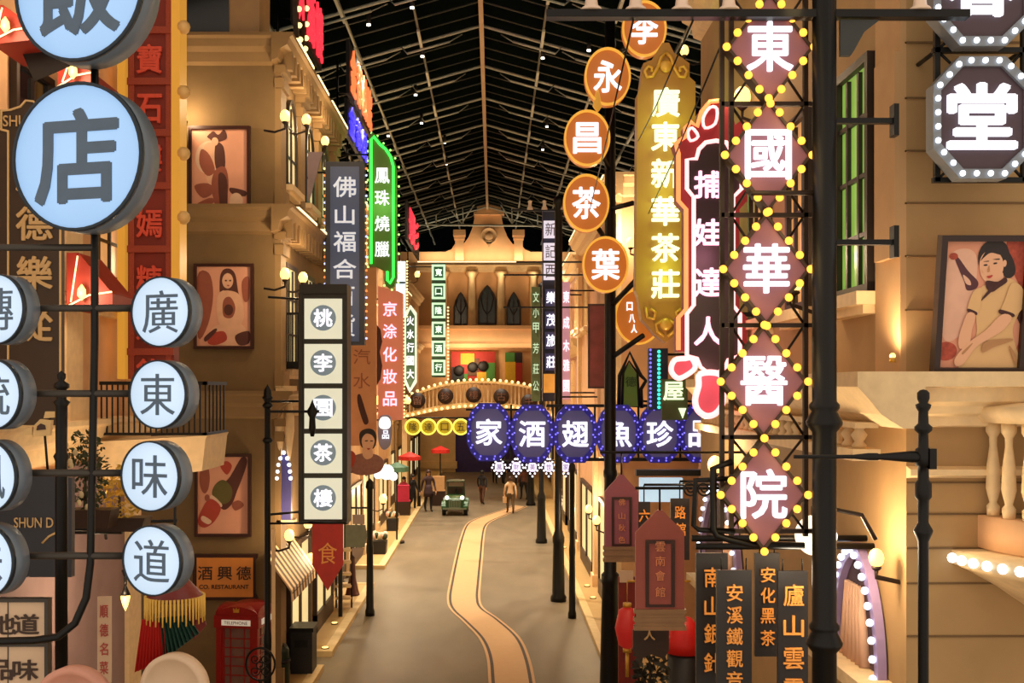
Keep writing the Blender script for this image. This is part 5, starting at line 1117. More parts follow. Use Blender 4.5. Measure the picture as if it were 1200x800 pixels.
for ch, cx, w_, lb in (('家', 573, 26, 'leftmost blue bulb-edged sign over the street'), ('酒', 623.5, 25, 'second blue bulb-edged sign from the left over the street'), ('翅', 674, 25, 'third blue bulb-edged sign, just left of the black post'), ('魚', 724.5, 25, 'blue bulb-edged sign crossed by the black post, lettered 魚'), ('珍', 773, 25, 'fifth blue bulb-edged sign, just right of the black post'), ('品', 822, 25, 'rightmost blue bulb-edged sign, half hidden by the near signs')):
    s = S('blue_bulb_sign', lb, 'sign', cx, 508 if cx > 600 else 506, YB, 'blue bulb-edged signs')
    hw, hh = w_*s.k, 34*s.k
    o_ = [(hw*a, hh*c) for a, c in ((-.45, -1), (.45, -1), (.8, -.72), (1, -.35), (1, .35), (.8, .72), (.45, 1), (-.45, 1), (-.8, .72), (-1, .35), (-1, -.35), (-.8, -.72))]
    MB().prism(scaled(o_, .9), -.03, .1).build('panel', bl, s.o)
    MB().ring(o_, scaled(o_, .8), -.06, .11).build('rim', bl_rim, s.o)
    letters(ch, s.o, 0, -.06, 0, 31*s.k, 31*s.k, letter_white, .02, .04)
    bulbs(s.o, [(x, -.08, z) for x, z in along(scaled(o_, .92), .16)]+[(x, -.08, z) for x, z in along(scaled(o_, .83), .3)], .02, bulb_blue)
    lamp('POINT', 'glow', (0, -.3, 0), 2.0, (.45, .4, 1), s.o, .2)
# white lit lattice signs below
YL = 42
s0 = S('lattice_sign_rail', 'thin dark rail holding the small white lattice signs under the blue ones', 'frame', 620, 541, YL+.1)
MB().box(s0.x(580), s0.x(672), 0, .06, s0.z(540.5), s0.z(539)).cyl((s0.x(668), .03, s0.z(540)), (3.2-s0.o.location.x, .03, s0.z(540)), .03, n=6).build('rail', iron, s0.o)
for ch, px, lb in (('萬', 585, 'first small white lattice sign from the left below the blue signs'), ('財', 605, 'second small white lattice sign from the left under the blue signs'), ('美', 624, 'third small white lattice sign from the left, left of the far posts'), ('世', 643, 'fourth small white lattice sign, left of the far right post'), ('家', 663, 'last small white lattice sign, right of the far right post')):
    s = S('white_lattice_sign', lb, 'sign', px, 547, YL, 'small white lattice signs')
    MB().ring([(0, -12*s.k), (9.5*s.k, 0), (0, 12*s.k), (-9.5*s.k, 0)], [(0, -9*s.k), (7*s.k, 0), (0, 9*s.k), (-7*s.k, 0)], .0, .06).build('lattice', M('dark_violet_lattice', (60, 44, 66), .5), s.o)
    MB().box(-5*s.k, 5*s.k, .01, .05, -5.5*s.k, 5.5*s.k).build('panel', M('white_violet_lit_panel', (226, 216, 250), .5, emit=1.1, var=0), s.o)
    letters(ch, s.o, 0, 0, 0, 6*s.k, 7*s.k, M('slate_violet_letter', (96, 84, 130), .5), .0, .02)
    bulbs(s.o, [(x, -.02, z) for x, z in along([(0, -11*s.k), (9*s.k, 0), (0, 11*s.k), (-9*s.k, 0)], 4.3*s.k)], .035, bulb_white)
    MB().cyl((0, .03, 8*s.k), (0, .03, 7.6*s.k+.02), .02, n=6).build('hook', iron, s.o)

# ================================================================ arched bulb bridge with dark discs, yellow rounds
YA = 58.0
s = S('arched_bulb_bridge', 'curved footbridge lined with amber bulbs under the gabled facade', 'bridge', 565, 475, YA)
up = [(471, 469), (490, 459), (515, 451), (540, 447), (565, 446), (590, 447.5), (615, 451), (640, 458), (654, 464)]
lo = [(471, 491), (490, 486), (515, 481), (540, 478), (565, 477), (590, 478), (615, 481), (640, 486), (654, 490)]
upf = [tuple(v) for v in fine(up, 4)]; lof = [tuple(v) for v in fine(lo, 4)]
MB().prism(s.pl(upf[::-1]+[(a, c+3) for a, c in upf]), -.1, 2.5).build('top_rail', wall_cream, s.o)
MB().prism(s.pl([(a, c-6) for a, c in lof[::-1]]+[(a, c) for a, c in lof]), -.1, 2.5).build('deck', wall_cream, s.o)
for i in range(1, 40):
    px = 471+183*i/40
    j = min(range(len(upf)), key=lambda q_: abs(upf[q_][0]-px))
    if 480 < px: MB().box(s.x(px-.8), s.x(px+.8), .0, .08, s.z(lof[j][1]-5), s.z(upf[j][1]+2)).build('baluster', wall_cream, s.o)
bulbs(s.o, [(x, -.2, z+.06) for x, z in along(s.pl(upf), 7*s.k, False)], .075, bulb_small); bulbs(s.o, [(x, -.2, z) for x, z in along(s.pl([(a, c-2) for a, c in lof]), 7*s.k, False)], .075, bulb_small)
MB().box(s.x(471), s.x(477), 0, 2.4, -(H+(HZ-475)*YA/F), s.z(480)).build('pier', wall_cream, s.o); MB().box(s.x(649), s.x(654), 0, 2.4, -(H+(HZ-475)*YA/F), s.z(485)).build('pier', wall_cream, s.o)
for cx, cy, ch, lb in ((489, 469, '留', 'first dark round sign from the left on the arched bridge'), (522, 464, '珍', 'second dark round sign from the left on the arched bridge'), (555, 462.5, '樓', 'third dark round sign, at the middle of the arched bridge'), (587.5, 464.5, '古', 'fourth dark round sign from the left on the arched bridge'), (620, 471, '千', 'rightmost dark round sign on the arched bridge')):
    s = S('dark_round_sign', lb, 'sign', cx, cy, YA-.35, 'dark round signs on the arched bridge')
    MB().lathe([(0, 0), (9.3*s.k, 0), (9.3*s.k, .18), (0, .18)], n=28, axis='Y').build('disc', M('dark_brown_disc', (50, 34, 30), .5), s.o)
    letters(ch, s.o, 0, -.02, 0, 10*s.k, 10*s.k, M('dull_copper_letter', (124, 84, 70), .5), .0, .03)
for cx, ch, lb in ((484, '隆', 'leftmost yellow lit round sign under the arched bridge'), (502, '達', 'second yellow lit round sign from the left under the bridge'), (521, '口', 'third yellow lit round sign from the left under the bridge'), (540, '五', 'rightmost yellow lit round sign, beside the leftmost blue sign')):
    s = S('yellow_round_sign', lb, 'sign', cx, 500, 50, 'yellow round signs under the arched bridge')
    MB().lathe([(0, 0), (9*s.k, 0), (9*s.k, .15), (0, .15)], n=24, axis='Y').build('disc', M('yellow_lit_disc', (206, 176, 44), .5, emit=.35, var=.15), s.o)
    MB().lathe([(7.8*s.k, -.05), (9.8*s.k, -.05), (9.8*s.k, .05), (7.8*s.k, .05), (7.8*s.k, -.05)], n=24, axis='Y').build('rim', M('lemon_lit_rim', (250, 234, 90), .5, emit=1.1), s.o)
    letters(ch, s.o, 0, -.03, 0, 9*s.k, 9*s.k, letter_brown, .0, .03)
s = S('yellow_sign_rail', 'thin dark rail from which the yellow round signs hang', 'frame', 510, 489.5, 50)
MB().cyl((s.x(455), .08, 0), (s.x(550), .08, 0), .04, n=6).cyl((s.x(455), .08, 0), (-4.4-s.o.location.x, .08, 0), .04, n=6).build('rail', iron, s.o)

# ================================================================ tower signs on the far right
dkblue = M('navy_sign_case', (36, 40, 70), .5)
s = S('lit_box_tower_sign', 'navy tower sign of seven white lit boxes left of the pink strip', 'sign', 646, 360, 33)
MB().box(s.x(636), s.x(655), .02, .5, s.z(470), s.z(245)).build('case', dkblue, s.o)
tow = M('white_violet_box', (224, 214, 226), .5, emit=.85, var=.1, scale=2)
for i, (py, ch) in enumerate(((269, '新'), (295, '記'), (318, '西'), (349, '樂'), (375, '茂'), (399, '旅'), (424, '莊'))):
    if i < 3:
        p_ = s.box('light_box', tow, 637, 653, py-10, py+10, -.08, .02); letters(ch, p_, s.x(645), -.1, s.z(py), 12*s.k, 15*s.k, M('grey_letter', (112, 96, 110), .5), .0, .03)
    else:
        p_ = s.box('light_box', M('dim_navy_box', (78, 74, 116), .5, emit=.2), 639, 653, py-10, py+10, -.08, .02); letters(ch, p_, s.x(646), -.12, s.z(py), 12*s.k, 14*s.k, letter_white, .02, .04)
MB().box(s.x(637), s.x(653), -.06, .02, s.z(460), s.z(438)).build('red_yellow_panel', M('red_yellow_lit_panel', (240, 150, 60), .5, emit=.7, var=.5, scale=3), s.o)
wallbar(s, s.z(255), 3.12, s.x(655), y=.25); wallbar(s, s.z(465), 3.12, s.x(655), y=.25)
s = S('pink_lit_strip_sign', 'narrow pink lit upright sign right of the navy tower sign', 'sign', 663, 400, 34)
MB().box(s.x(659), s.x(668), 0, .25, s.z(468), s.z(330)).build('case', M('pink_lit_case', (226, 160, 170), .5, emit=.45), s.o)
for ch, py in (('東', 348), ('成', 378), ('木', 405), ('雅', 428), ('園', 452)): letters(ch, s.o, s.x(663.5), -.03, s.z(py), 7.5*s.k, 14*s.k, M('pale_pink_letter', (255, 225, 235), .5, emit=1.2), .02, .03)
wallbar(s, s.z(340), 3.12, s.x(668), y=.12); wallbar(s, s.z(460), 3.12, s.x(668), y=.12)
s = S('green_strip_sign', 'narrow dark green upright sign with pale characters left of the navy tower', 'sign', 628, 400, 38)
MB().box(s.x(623), s.x(633), 0, .2, s.z(470), s.z(336)).build('case', M('dark_moss_case', (80, 96, 58), .5), s.o)
for ch, py in (('文', 348), ('小', 366), ('甲', 384), ('芳', 408), ('莊', 432), ('公', 452)): letters(ch, s.o, s.x(628), -.03, s.z(py), 7*s.k, 12*s.k, M('pale_green_letter', (206, 236, 200), .5, emit=.7), .0, .03)
wallbar(s, s.z(345), 3.12, s.x(633), y=.1)
# poster and pointed green sign on the right facade
s = S('rose_wall_poster', 'tall dark rose patterned poster on the right facade left of the black post', 'poster', 700, 405, 29.5)
MB().ring(s.pl([(689, 356), (713, 356), (713, 455), (689, 455)]), s.pl([(691, 358), (711, 358), (711, 453), (691, 453)]), -.03, .05).build('frame', frame_brown, s.o)
MB().box(s.x(690.5), s.x(711.5), 0, .04, s.z(454), s.z(357)).build('print', M('mottled_rose_print', (120, 56, 56), .6, var=.7, scale=3), s.o)
wallbar(s, s.z(360), 3.12, s.x(713), y=.02); wallbar(s, s.z(450), 3.12, s.x(713), y=.02)
s = S('pointed_green_sign', 'green pointed panel in a black gothic frame above the blue signs', 'sign', 738, 445, 24.5)
go = [(725, 478), (726, 440), (738, 413), (751, 440), (757, 446), (751, 456), (752, 478)]
MB().prism(s.pl([(730, 476), (731, 438), (737, 425), (746, 438), (748, 476)]), 0, .06).build('panel', M('leaf_green_board', (112, 142, 52), .5, emit=.12, var=.2), s.o)
MB().tube([(x, 0, z) for x, z in s.pl(go)], .045, 6).tube([(x, -.01, z) for x, z in s.pl([(729, 476), (730, 437), (737, 423), (747, 437), (749, 476)])], .03, 6).build('frame', iron, s.o)
letters('德', s.o, s.x(739), -.02, s.z(447), 13*s.k, 12*s.k, M('forest_letter', (40, 66, 30), .5), .01, .02)
wallbar(s, s.z(470), 4.9, s.x(752), y=.05)
s = S('teal_bulb_strip', 'dark upright strip with a line of teal bulbs behind the pink neon tongue', 'sign', 770, 442, 22.5)
MB().box(s.x(760), s.x(783), .02, .2, s.z(480), s.z(408)).build('case', dkblue, s.o)
bulbs(s.o, [(s.x(772), -.03, s.z(412+5*i)) for i in range(14)], .035, neon_teal); bulbs(s.o, [(s.x(762), -.03, s.z(410+5*i)) for i in range(14)], .025, bulb_blue)
wallbar(s, s.z(415), 4.9, s.x(783), y=.1)
s = S('pale_green_letter_sign', 'green board with a pale green lit character below the pink petal', 'sign', 788, 462, 21)
MB().box(s.x(776), s.x(806), .02, .14, s.z(492), s.z(444)).build('board', M('dull_green_board', (74, 84, 48), .6), s.o)
letters('屋', s.o, s.x(789), -.02, s.z(458), 24*s.k, 22*s.k, M('pale_green_lit_letter2', (222, 245, 190), .5, emit=1.3), .02, .04)
MB().prism(s.pl([(795, 478), (804, 478), (800, 490)]), -.02, .02).build('light_tip', M('pale_green_lit_letter2', (222, 245, 190), .5), s.o)
wallbar(s, s.z(450), 4.9, s.x(806), y=.08)
# ================================================================ hanging wooden boards at lower right
def hang_board(chars, x0, x1, y0, y1, Y, label, ys, cw, chh, mt=wood_black, group='hanging black shop boards'):
    s = S('hanging_board', label, 'sign', (x0+x1)/2, y0, Y, group)
    MB().box(s.x(x0), s.x(x1), 0, .05, s.z(y1), s.z(y0)).build('board', mt, s.o)
    b = MB()
    for px in (x0+6, x1-6): b.tube([(s.x(px), .025, 0), (s.x(px), .025, s.z(y0-14))], .006, 5)
    b.build('chain', iron, s.o)
    for ch, py in zip(chars, ys): letters(ch, s.o, s.x((x0+x1)/2), -.012, s.z(py), cw*s.k, chh*s.k, letter_orange, .012, .02)
    return s
hang_board('安化黑茶', 885, 914, 648, 769, 10.4, 'short black hanging board right of the lowest diamond sign', (673, 697, 721, 747), 17, 18)
hang_board('南山銀針', 816, 853, 648, 830, 10.6, 'black hanging board partly behind another at the foot of the white-bulb arch', (676, 710, 742, 776), 19, 23)
hang_board('安溪鐵觀音', 840, 881, 668, 830, 10.0, 'second black hanging board from the left, overlapping its neighbour', (694, 720, 745, 771, 796), 19, 20)
hang_board('廬山雲霧', 912, 947, 669, 830, 9.7, 'black hanging board beside the thick post with large orange characters', (697, 733, 771, 807), 24, 25)
s = S('board_hanging_bar', 'black bar from which the lower right boards hang', 'frame', 880, 640, 10.2)
MB().cyl((s.x(815), 0, s.z(640)), (3.5-s.o.location.x, 0, s.z(640)), .03, n=8).cyl((s.x(815), .2, s.z(634)), (3.5-s.o.location.x, .2, s.z(634)), .03, n=8).build('bar', iron, s.o)
# maroon temple-shaped plaques
def plaque(x0, x1, y0, y1, Y, chars, label, top, cz, mt):
    s = S('temple_plaque', label, 'sign', (x0+x1)/2, y0, Y); w_ = x1-x0; c = (x0+x1)/2; h_ = y1-y0
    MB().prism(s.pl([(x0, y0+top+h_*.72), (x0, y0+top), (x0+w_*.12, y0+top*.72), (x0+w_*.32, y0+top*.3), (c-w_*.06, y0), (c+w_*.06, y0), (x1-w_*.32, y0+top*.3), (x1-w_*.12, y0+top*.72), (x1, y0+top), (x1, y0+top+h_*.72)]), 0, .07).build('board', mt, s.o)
    MB().ring(s.pl([(x0+w_*.2, y0+top+h_*.06), (x1-w_*.2, y0+top+h_*.06), (x1-w_*.2, y0+top+h_*.62), (x0+w_*.2, y0+top+h_*.62)]), s.pl([(x0+w_*.27, y0+top+h_*.09), (x1-w_*.27, y0+top+h_*.09), (x1-w_*.27, y0+top+h_*.6), (x0+w_*.27, y0+top+h_*.6)]), -.02, 0).build('panel_frame', frame_brown, s.o)
    b = MB()
    for i in range(5): b.box(s.x(x0-2+(i % 2)*2), s.x(x1+2-(i % 2)*2), -.03+.01*(i % 2), .08, s.z(y1-i*h_*.035), s.z(y1-(i+1)*h_*.035))
    b.build('plinth_moulding', M('bronze_moulding', (150, 116, 82), .5), s.o)
    for ch, py in zip(chars, cz): letters(ch, s.o, s.x(c), -.02, s.z(py), w_*.2*s.k, w_*.2*s.k, M('copper_letter', (250, 160, 116), .5), .0, .02)
    MB().cyl((0, .03, 0), (0, .03, s.z(y0-26)), .012, n=6).cyl((-.3, .03, s.z(y0-26)), (3.5-s.o.location.x, .03, s.z(y0-26)), .02, n=6).build('hanger', iron, s.o)
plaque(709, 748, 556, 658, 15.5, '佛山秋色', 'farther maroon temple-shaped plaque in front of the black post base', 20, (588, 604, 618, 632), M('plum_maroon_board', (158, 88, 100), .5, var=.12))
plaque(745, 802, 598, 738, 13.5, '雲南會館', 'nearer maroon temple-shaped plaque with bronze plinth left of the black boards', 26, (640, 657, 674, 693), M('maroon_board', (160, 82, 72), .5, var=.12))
s = S('brown_hanging_sign', 'dark brown board with a pale character just below the nearer maroon plaque', 'sign', 762, 740, 14.2)
MB().prism(s.pl([(742, 738), (784, 738), (784, 762), (778, 772), (762, 766), (748, 774), (742, 762)]), 0, .06).build('board', wood_dark, s.o)
letters('人', s.o, s.x(761), -.015, s.z(743), 13*s.k, 13*s.k, letter_gold, .02, .02)
MB().cyl((0, .03, 0), (0, .03, s.z(715)), .012, n=6).build('hanger', iron, s.o)
# small boards high in the arch zone: '六' '外' hanging signs
for k, (x0, x1, y0, y1, chs, lb) in enumerate(((748, 762, 588, 640, '六外', 'small black board with orange characters left of the nearer maroon plaque'), (786, 808, 584, 656, '路館', 'small black board with pinkish characters behind the nearer maroon plaque'))):
    s = S('small_hanging_board', lb, 'sign', (x0+x1)/2, y0, 16.5+k*.4)
    MB().box(s.x(x0), s.x(x1), 0, .05, s.z(y1), s.z(y0)).build('board', wood_black, s.o)
    for i, ch in enumerate(chs): letters(ch, s.o, s.x((x0+x1)/2), -.01, s.z(y0+16+20*i), 13*s.k, 15*s.k, letter_orange, .01, .02)
    MB().cyl((0, .03, 0), (0, .03, s.z(y0-20)), .01, n=6).cyl((0, .03, s.z(y0-20)), (3.5-s.o.location.x, .03, s.z(y0-20)), .02, n=6).build('hanger', iron, s.o)
s = S('pale_blue_shop_panel', 'pale blue-white lit panel on the right facade below the blue signs', 'sign', 772, 573, 20)
MB().box(s.x(750), s.x(800), 0, .15, s.z(588), s.z(560)).build('panel', M('pale_cyan_lit_panel', (186, 214, 232), .4, emit=.8, var=.3, scale=2), s.o)
MB().box(s.x(745), s.x(852), -.1, .1, s.z(557), s.z(550)).build('top_beam', iron, s.o)
wallbar(s, s.z(553), 4.9, s.x(800), y=.0)
for i, (px, py, X, e, lb) in enumerate(((690, 597, 2.8, 45, 'upper lamp of the cluster on the lit ochre wall right of the far posts'), (699, 610, 2.8, 45, 'lower lamp of the cluster on the lit ochre wall right of the far posts'), (838, 546, 3.2, 50, 'amber lamp on the wall left of the lowest diamond sign'), (739, 285, 3.27, 60, 'yellow lamp behind the fifth orange disc'), (664, 395, 2.8, 50, 'small amber lamp beside the pink strip sign'), (722, 520, 2.95, 50, 'lamp on the wall behind the blue signs'), (656, 330, 2.8, 50, 'small amber lamp behind the navy tower sign'), (802, 60, 4.6, 40, 'lamp high beside the top of the gold sign'), (870, 115, 3.2, 20, 'lamp behind the diamond signs near the top'), (930, 330, 3.2, 14, 'lamp on the corner building behind the middle diamond sign'))):
    sconce(lb, px, py, X, e, .9)

# guy wires in front of the roof on the right
for (a, ya), (c, yc), lb in ((((742, 24), 8.6), ((690, 250), 21), 'thin black wire from the cross-arm down past the orange discs'), (((812, 24), 8.6), ((748, 165), 17.5), 'thin black wire from the cross-arm down across the gold sign'), (((846, 50), 8.8), ((760, 250), 17.3), 'thin black wire from the diamond truss down across the gold sign')):
    pa, pc = P(a[0], a[1], ya), P(c[0], c[1], yc)
    t = thing('guy_wire', lb, 'wire', pa); d = pc-pa
    MB().tube([(0, 0, 0), tuple(d*.5+Vector((0, 0, -.05))), tuple(d)], .008, 6).build('cable', iron, t)
# ================================================================ posts along the street
def street_post(label, px, py, wtop, wbase, ptop, name='street_post', arms=()):
    g = onG(px, py); Y = g.y; k = Y/F
    t = thing(name, label, 'post', (g.x, Y, 0)); top = H+(HZ-ptop)*k
    rb, rt = wbase*k/2, wtop*k/2
    MB().lathe([(rb*1.25, 0), (rb*1.25, .12), (rb, .2), (rb*.85, 1.6), (rb*.95, 1.7), (rb*.95, 1.8), (rt, 2.0), (rt, top-.3), (rt*1.5, top-.25), (rt*1.2, top-.1), (0, top)], n=14).build('shaft', iron, t)
    for (a, pyy) in arms:
        z = H+(HZ-pyy)*k
        MB().box(min(0, (a-px)*k), max(0, (a-px)*k), -.04, .04, z-.022, z+.022).build('arm', iron, t)
    return t, k
street_post('nearest black post on the left kerb', 433.5, 721, 7, 9, 560)
t, k = street_post('thick black post with flared foot among the right kerb posts', 654.5, 704, 9, 15, 228, arms=((605, 307), (712, 307), (590, 322), (712, 322), (590, 360), (705, 360)))
z = H+(HZ-246)*k
MB().box((600-654.5)*k, (672-654.5)*k, -.04, .04, z-.03, z+.03).build('cross_arm', iron, t)
for px in (621, 638, 657): MB().lathe([(4*k, z), (3.5*k, z+2*k), (2*k, z+5*k), (2*k, z+9*k), (3*k, z+10*k), (0, z+12*k)], ((px-654.5)*k, 0, 0), n=12).build('insulator', white_ceramic, t)
street_post('slim black post right beside the thick flared one', 670.5, 724, 6, 8, 540)
street_post('farther black post with flared foot left of the thick one', 634.5, 636, 6, 11, 330)
street_post('distant short black post near the end of the right kerb', 622, 592, 5, 9, 545)
street_post('distant dark post behind the left parasols', 491, 596, 3, 4, 500)
t, k = street_post('post with finial and side arm before the olive building corner', 313.5, 874, 7, 10, 450, arms=((374, 482),))
for pyy in (466, 475, 516): MB().lathe([(4*k, -.05), (6.5*k, 0), (4*k, .05)], (0, 0, H+(HZ-pyy)*k), n=12).build('collar', iron, t)
MB().lathe([(.03, -.42), (.06, -.3), (.05, -.1), (.1, 0), (.05, .08), (.0, .2)], ((366-313.5)*k, 0, H+(HZ-482)*k), n=12).build('finial', iron, t)
MB().box(5*k, 9*k, -.02, .02, .0, H+(HZ-620)*k).build('painted_lit_edge', wall_cream, t)  # cream bar painting the lit line beside the post, not a light

# ================================================================ red phone box
Yp = 20.3; k = Yp/F
red_p = M('glossy_red_paint', (146, 22, 24), .3, var=.08)
s = S('phone_box', 'red telephone box with domed top at the lower left', 'phone box', 287, 838, Yp, rz=R(-9)); s.o.location.z = 0
W, Hh = .39, 2.12
for sx in (-1, 1):
    for sy in (-1, 1): MB().box(sx*W-.05*sx-.05, sx*W-.05*sx+.05, sy*W-.05*sy-.05, sy*W-.05*sy+.05, .08, Hh-.38).build('corner_post', red_p, s.o)
MB().box(-W-.03, W+.03, -W-.03, W+.03, 0, .1).build('plinth', M('dark_red_plinth', (110, 22, 20), .4), s.o)
b = MB().box(-W-.03, W+.03, -W-.03, W+.03, Hh-.42, Hh-.2)
b.build('cornice', red_p, s.o)
dome = []
b = MB(); n_ = 12
for j in range(n_+1):
    a = PI*j/n_; dome.append((math.cos(a)*(W+.01), Hh-.2+.16*math.sin(a)))
b.prism(dome[::-1], -W-.01, W+.01); b.prismX(dome[::-1], -W-.01, W+.01)
b.build('domed_roof', red_p, s.o)
wh = M('cream_sign_panel', (244, 222, 196), .5, emit=.35)
MB().box(-.27, .27, -W-.045, -W-.02, Hh-.37, Hh-.27).build('sign_panel', wh, s.o); MB().box(W+.02, W+.045, -.27, .27, Hh-.37, Hh-.27).build('sign_panel', wh, s.o)
letters('TELEPHONE', s.o, 0, -W-.047, Hh-.32, .44, .055, letter_brown, .0, .004, 'lettering')
MB().prism([(-.05, Hh-.14), (.05, Hh-.14), (.06, Hh-.06), (.02, Hh-.09), (0, Hh-.05), (-.02, Hh-.09), (-.06, Hh-.06)], -W-.03, -W+.0).build('crown_emblem', gold, s.o)
for (ax, sg, nm) in (('y', -1, 'door'), ('x', 1, 'glazed_side'), ('x', -1, 'glazed_side'), ('y', 1, 'glazed_back')):
    b = MB(); g = MB()
    def bx(mb, u0, u1, d0, d1, z0, z1):
        if ax == 'y': mb.box(u0, u1, sg*d0, sg*d1, z0, z1)
        else: mb.box(sg*d0, sg*d1, u0, u1, z0, z1)
    bx(b, -.3, .3, W-.06, W-.02, .1, .35); bx(b, -.3, -.24, W-.06, W-.02, .35, Hh-.42); bx(b, .24, .3, W-.06, W-.02, .35, Hh-.42)
    for i in range(1, 8): bx(b, -.24, .24, W-.055, W-.025, .35+i*.165-.01, .35+i*.165+.01)
    for u in (-.13, .13): bx(b, u-.01, u+.01, W-.055, W-.025, .35, Hh-.42)
    f = b.build(nm, red_p, s.o); bx(g, -.24, .24, W-.045, W-.038, .35, Hh-.42); g.build('pane', M('phone_box_glass', (120, 92, 84), .1, var=.3), f)
# wire scroll ornament beside it
s = S('iron_scroll_ornament', 'round iron scroll ornament in front of the phone box', 'ornament', 305, 779, 18.2)
b = MB().tube([(s.x(305+17*math.cos(a)), 0, s.z(778+19*math.sin(a))) for a in [2*PI*i/24 for i in range(24)]], .018, 6, closed=True)
for c in ((299, 772), (311, 772), (299, 786), (311, 786), (305, 779)): b.tube([(s.x(c[0]+6*math.cos(a)*(1-a/12)), 0, s.z(c[1]+6*math.sin(a)*(1-a/12))) for a in [i*.5 for i in range(18)]], .012, 5)
b.build('scrollwork', iron, s.o); MB().cyl((0, 0, s.z(797)), (0, 0, -(H+(HZ-779)*18.2/F)), .03, n=8).build('stem', iron, s.o)

# ================================================================ bins, planters, parasols on the left pavement
def onP(px, py): return onG(px, py, .12)
p = onG(356, 792, .0)
t = thing('tall_black_bin', 'tall black box bin on the left pavement beside the green bin', 'bin', (p.x, p.y, 0)); k = p.y/F
hw = 12.5*k; hb = (792-732)*k
MB().box(-hw, hw, -.3, .3, 0, hb-.08).build('body', M('matt_black', (20, 18, 20), .5), t); MB().box(-hw-.03, hw+.03, -.33, .33, hb-.08, hb).build('lid', iron, t); MB().box(-hw*.6, hw*.6, -.31, -.29, hb-.4, hb-.25).build('slot', M('slot_black', (6, 6, 6), .8), t)
p = onG(330, 806, .0)
t = thing('dark_green_bin', 'dark green rounded bin left of the tall black bin', 'bin', (p.x, p.y, 0)); k = p.y/F
MB().lathe([(8*k, 0), (9.5*k, .1), (10*k, (806-775)*k), (9*k, (806-765)*k), (9.5*k, (806-762)*k), (6*k, (806-755)*k), (0, (806-752)*k)], n=20).build('body', M('bottle_green_metal', (22, 40, 26), .3, .3), t)
MB().lathe([(10.2*k, (806-776)*k), (10.6*k, (806-774)*k), (10.2*k, (806-771)*k)], n=20).build('band', iron, t)
for px, py, w_, h_, lb in ((445, 648, 15, 27, 'black planter box with pale flowers behind the nearest left post'), (460, 621, 12, 24, 'black planter box on the left pavement farther along')):
    p = onG(px, py, .12); k = p.y/F
    t = thing('planter_box', lb, 'planter', (p.x, p.y, .12))
    MB().prism([(-w_*.5*k, 0), (w_*.5*k, 0), (w_*.56*k, h_*.55*k), (-w_*.56*k, h_*.55*k)], -.3, .3).build('tub', M('matt_black', (20, 18, 20), .5), t)
    b = MB()
    for q_ in range(10): MB().ball((w_*(-.4+.2*(q_ % 5))*k, -.12+.24*(q_//5), h_*(.72+.1*random.random())*k), .11, (1, 1, 1.1), 0, 8, 6).build('flower_head', (M('pale_pink_petals', (230, 190, 170), .6), leafm, M('cream_petals', (214, 200, 160), .6))[q_ % 3], t)
    b.bm.free()
p = onG(413, 697, .12); k = p.y/F
t = thing('dark_red_stand', 'dark red slender display stand on the left pavement edge', 'stand', (p.x, p.y, .12))
MB().lathe([(9*k, 0), (8*k, .05), (4*k, .5), (2.5*k, 1.3), (3*k, 1.5), (0, 1.55)], n=12).build('body', M('dark_red_metal', (74, 26, 22), .4), t)
p = onG(403, 712, .12); k = p.y/F
t = thing('display_rack', 'thin dark rack with pale shelves beside the red pennant tip', 'rack', (p.x, p.y, .12))
for sx in (-1, 1): MB().cyl((sx*9*k, 0, 0), (sx*9*k, 0, 2.0), .025, n=6).build('leg', iron, t)
for i in range(5): MB().box(-9*k, 9*k, -.18, .18, .25+.32*i, .3+.32*i).build('shelf', wall_cream, t)
p = onG(399, 722, .12)
MB().box(-.05, .05, -.05, .05, 0, 1.9).build('post', iron, thing('black_bollard', 'short square black post at the pavement edge below the pennant', 'post', (p.x, p.y, .12)))
def parasol(label, px, ptop, pg, rpx, mt, rim=False):
    p = onG(px, pg, 0); k = p.y/F; t = thing('parasol', label, 'parasol', (p.x, p.y, 0)); zt = H+(HZ-ptop)*k; r = rpx*k
    b = MB(); n_ = 8; c = b.bm.verts.new((0, 0, zt)); ring = [b.bm.verts.new((r*math.cos(2*PI*i/n_), r*math.sin(2*PI*i/n_), zt-r*.42)) for i in range(n_)]; hem = [b.bm.verts.new((r*math.cos(2*PI*i/n_), r*math.sin(2*PI*i/n_), zt-r*.42-.18)) for i in range(n_)]
    for i in range(n_):
        j = (i+1) % n_; b.face([c, ring[i], ring[j]]); b.face([ring[i], hem[i], hem[j], ring[j]])
    b.build('canopy', mt, t)
    MB().cyl((0, 0, 0), (0, 0, zt), .035, n=8).build('pole', iron, t); MB().cyl((0, 0, 0), (0, 0, .08), .3, n=16).build('base', iron, t)
    for i in range(n_): MB().cyl((0, 0, zt-.02), (r*.98*math.cos(2*PI*i/n_), r*.98*math.sin(2*PI*i/n_), zt-r*.42-.01), .012, n=5).build('rib', iron, t)
redc = M('scarlet_canvas', (214, 44, 36), .6); greenc = M('green_canvas', (54, 92, 70), .6)
parasol('red parasol above the shoppers on the left pavement', 480, 529, 601, 13, redc)
parasol('red parasol with pale top beside the yellow round signs', 516, 522, 590, 11, redc)
parasol('green parasol at the far left shopfronts', 465, 541, 636, 14, greenc)
# market stall goods
for px, py, lb, c in ((472, 606, 'bright pink market stall behind the dark-coated shopper', (196, 40, 84)), (514, 592, 'small beige sign stand left of the green car', (206, 160, 110))):
    p = onG(px, py, .0); k = p.y/F
    t = thing('market_stall', lb, 'stall', (p.x, p.y, 0))
    MB().box(-.35, .35, -.25, .25, .0, .75).build('counter', wood_dark, t); MB().box(-.3, .3, -.2, .2, .75, 1.5).box(-.34, .34, -.24, .24, .74, .8).build('goods', M('stall_cloth_%d' % px, c, .6), t)
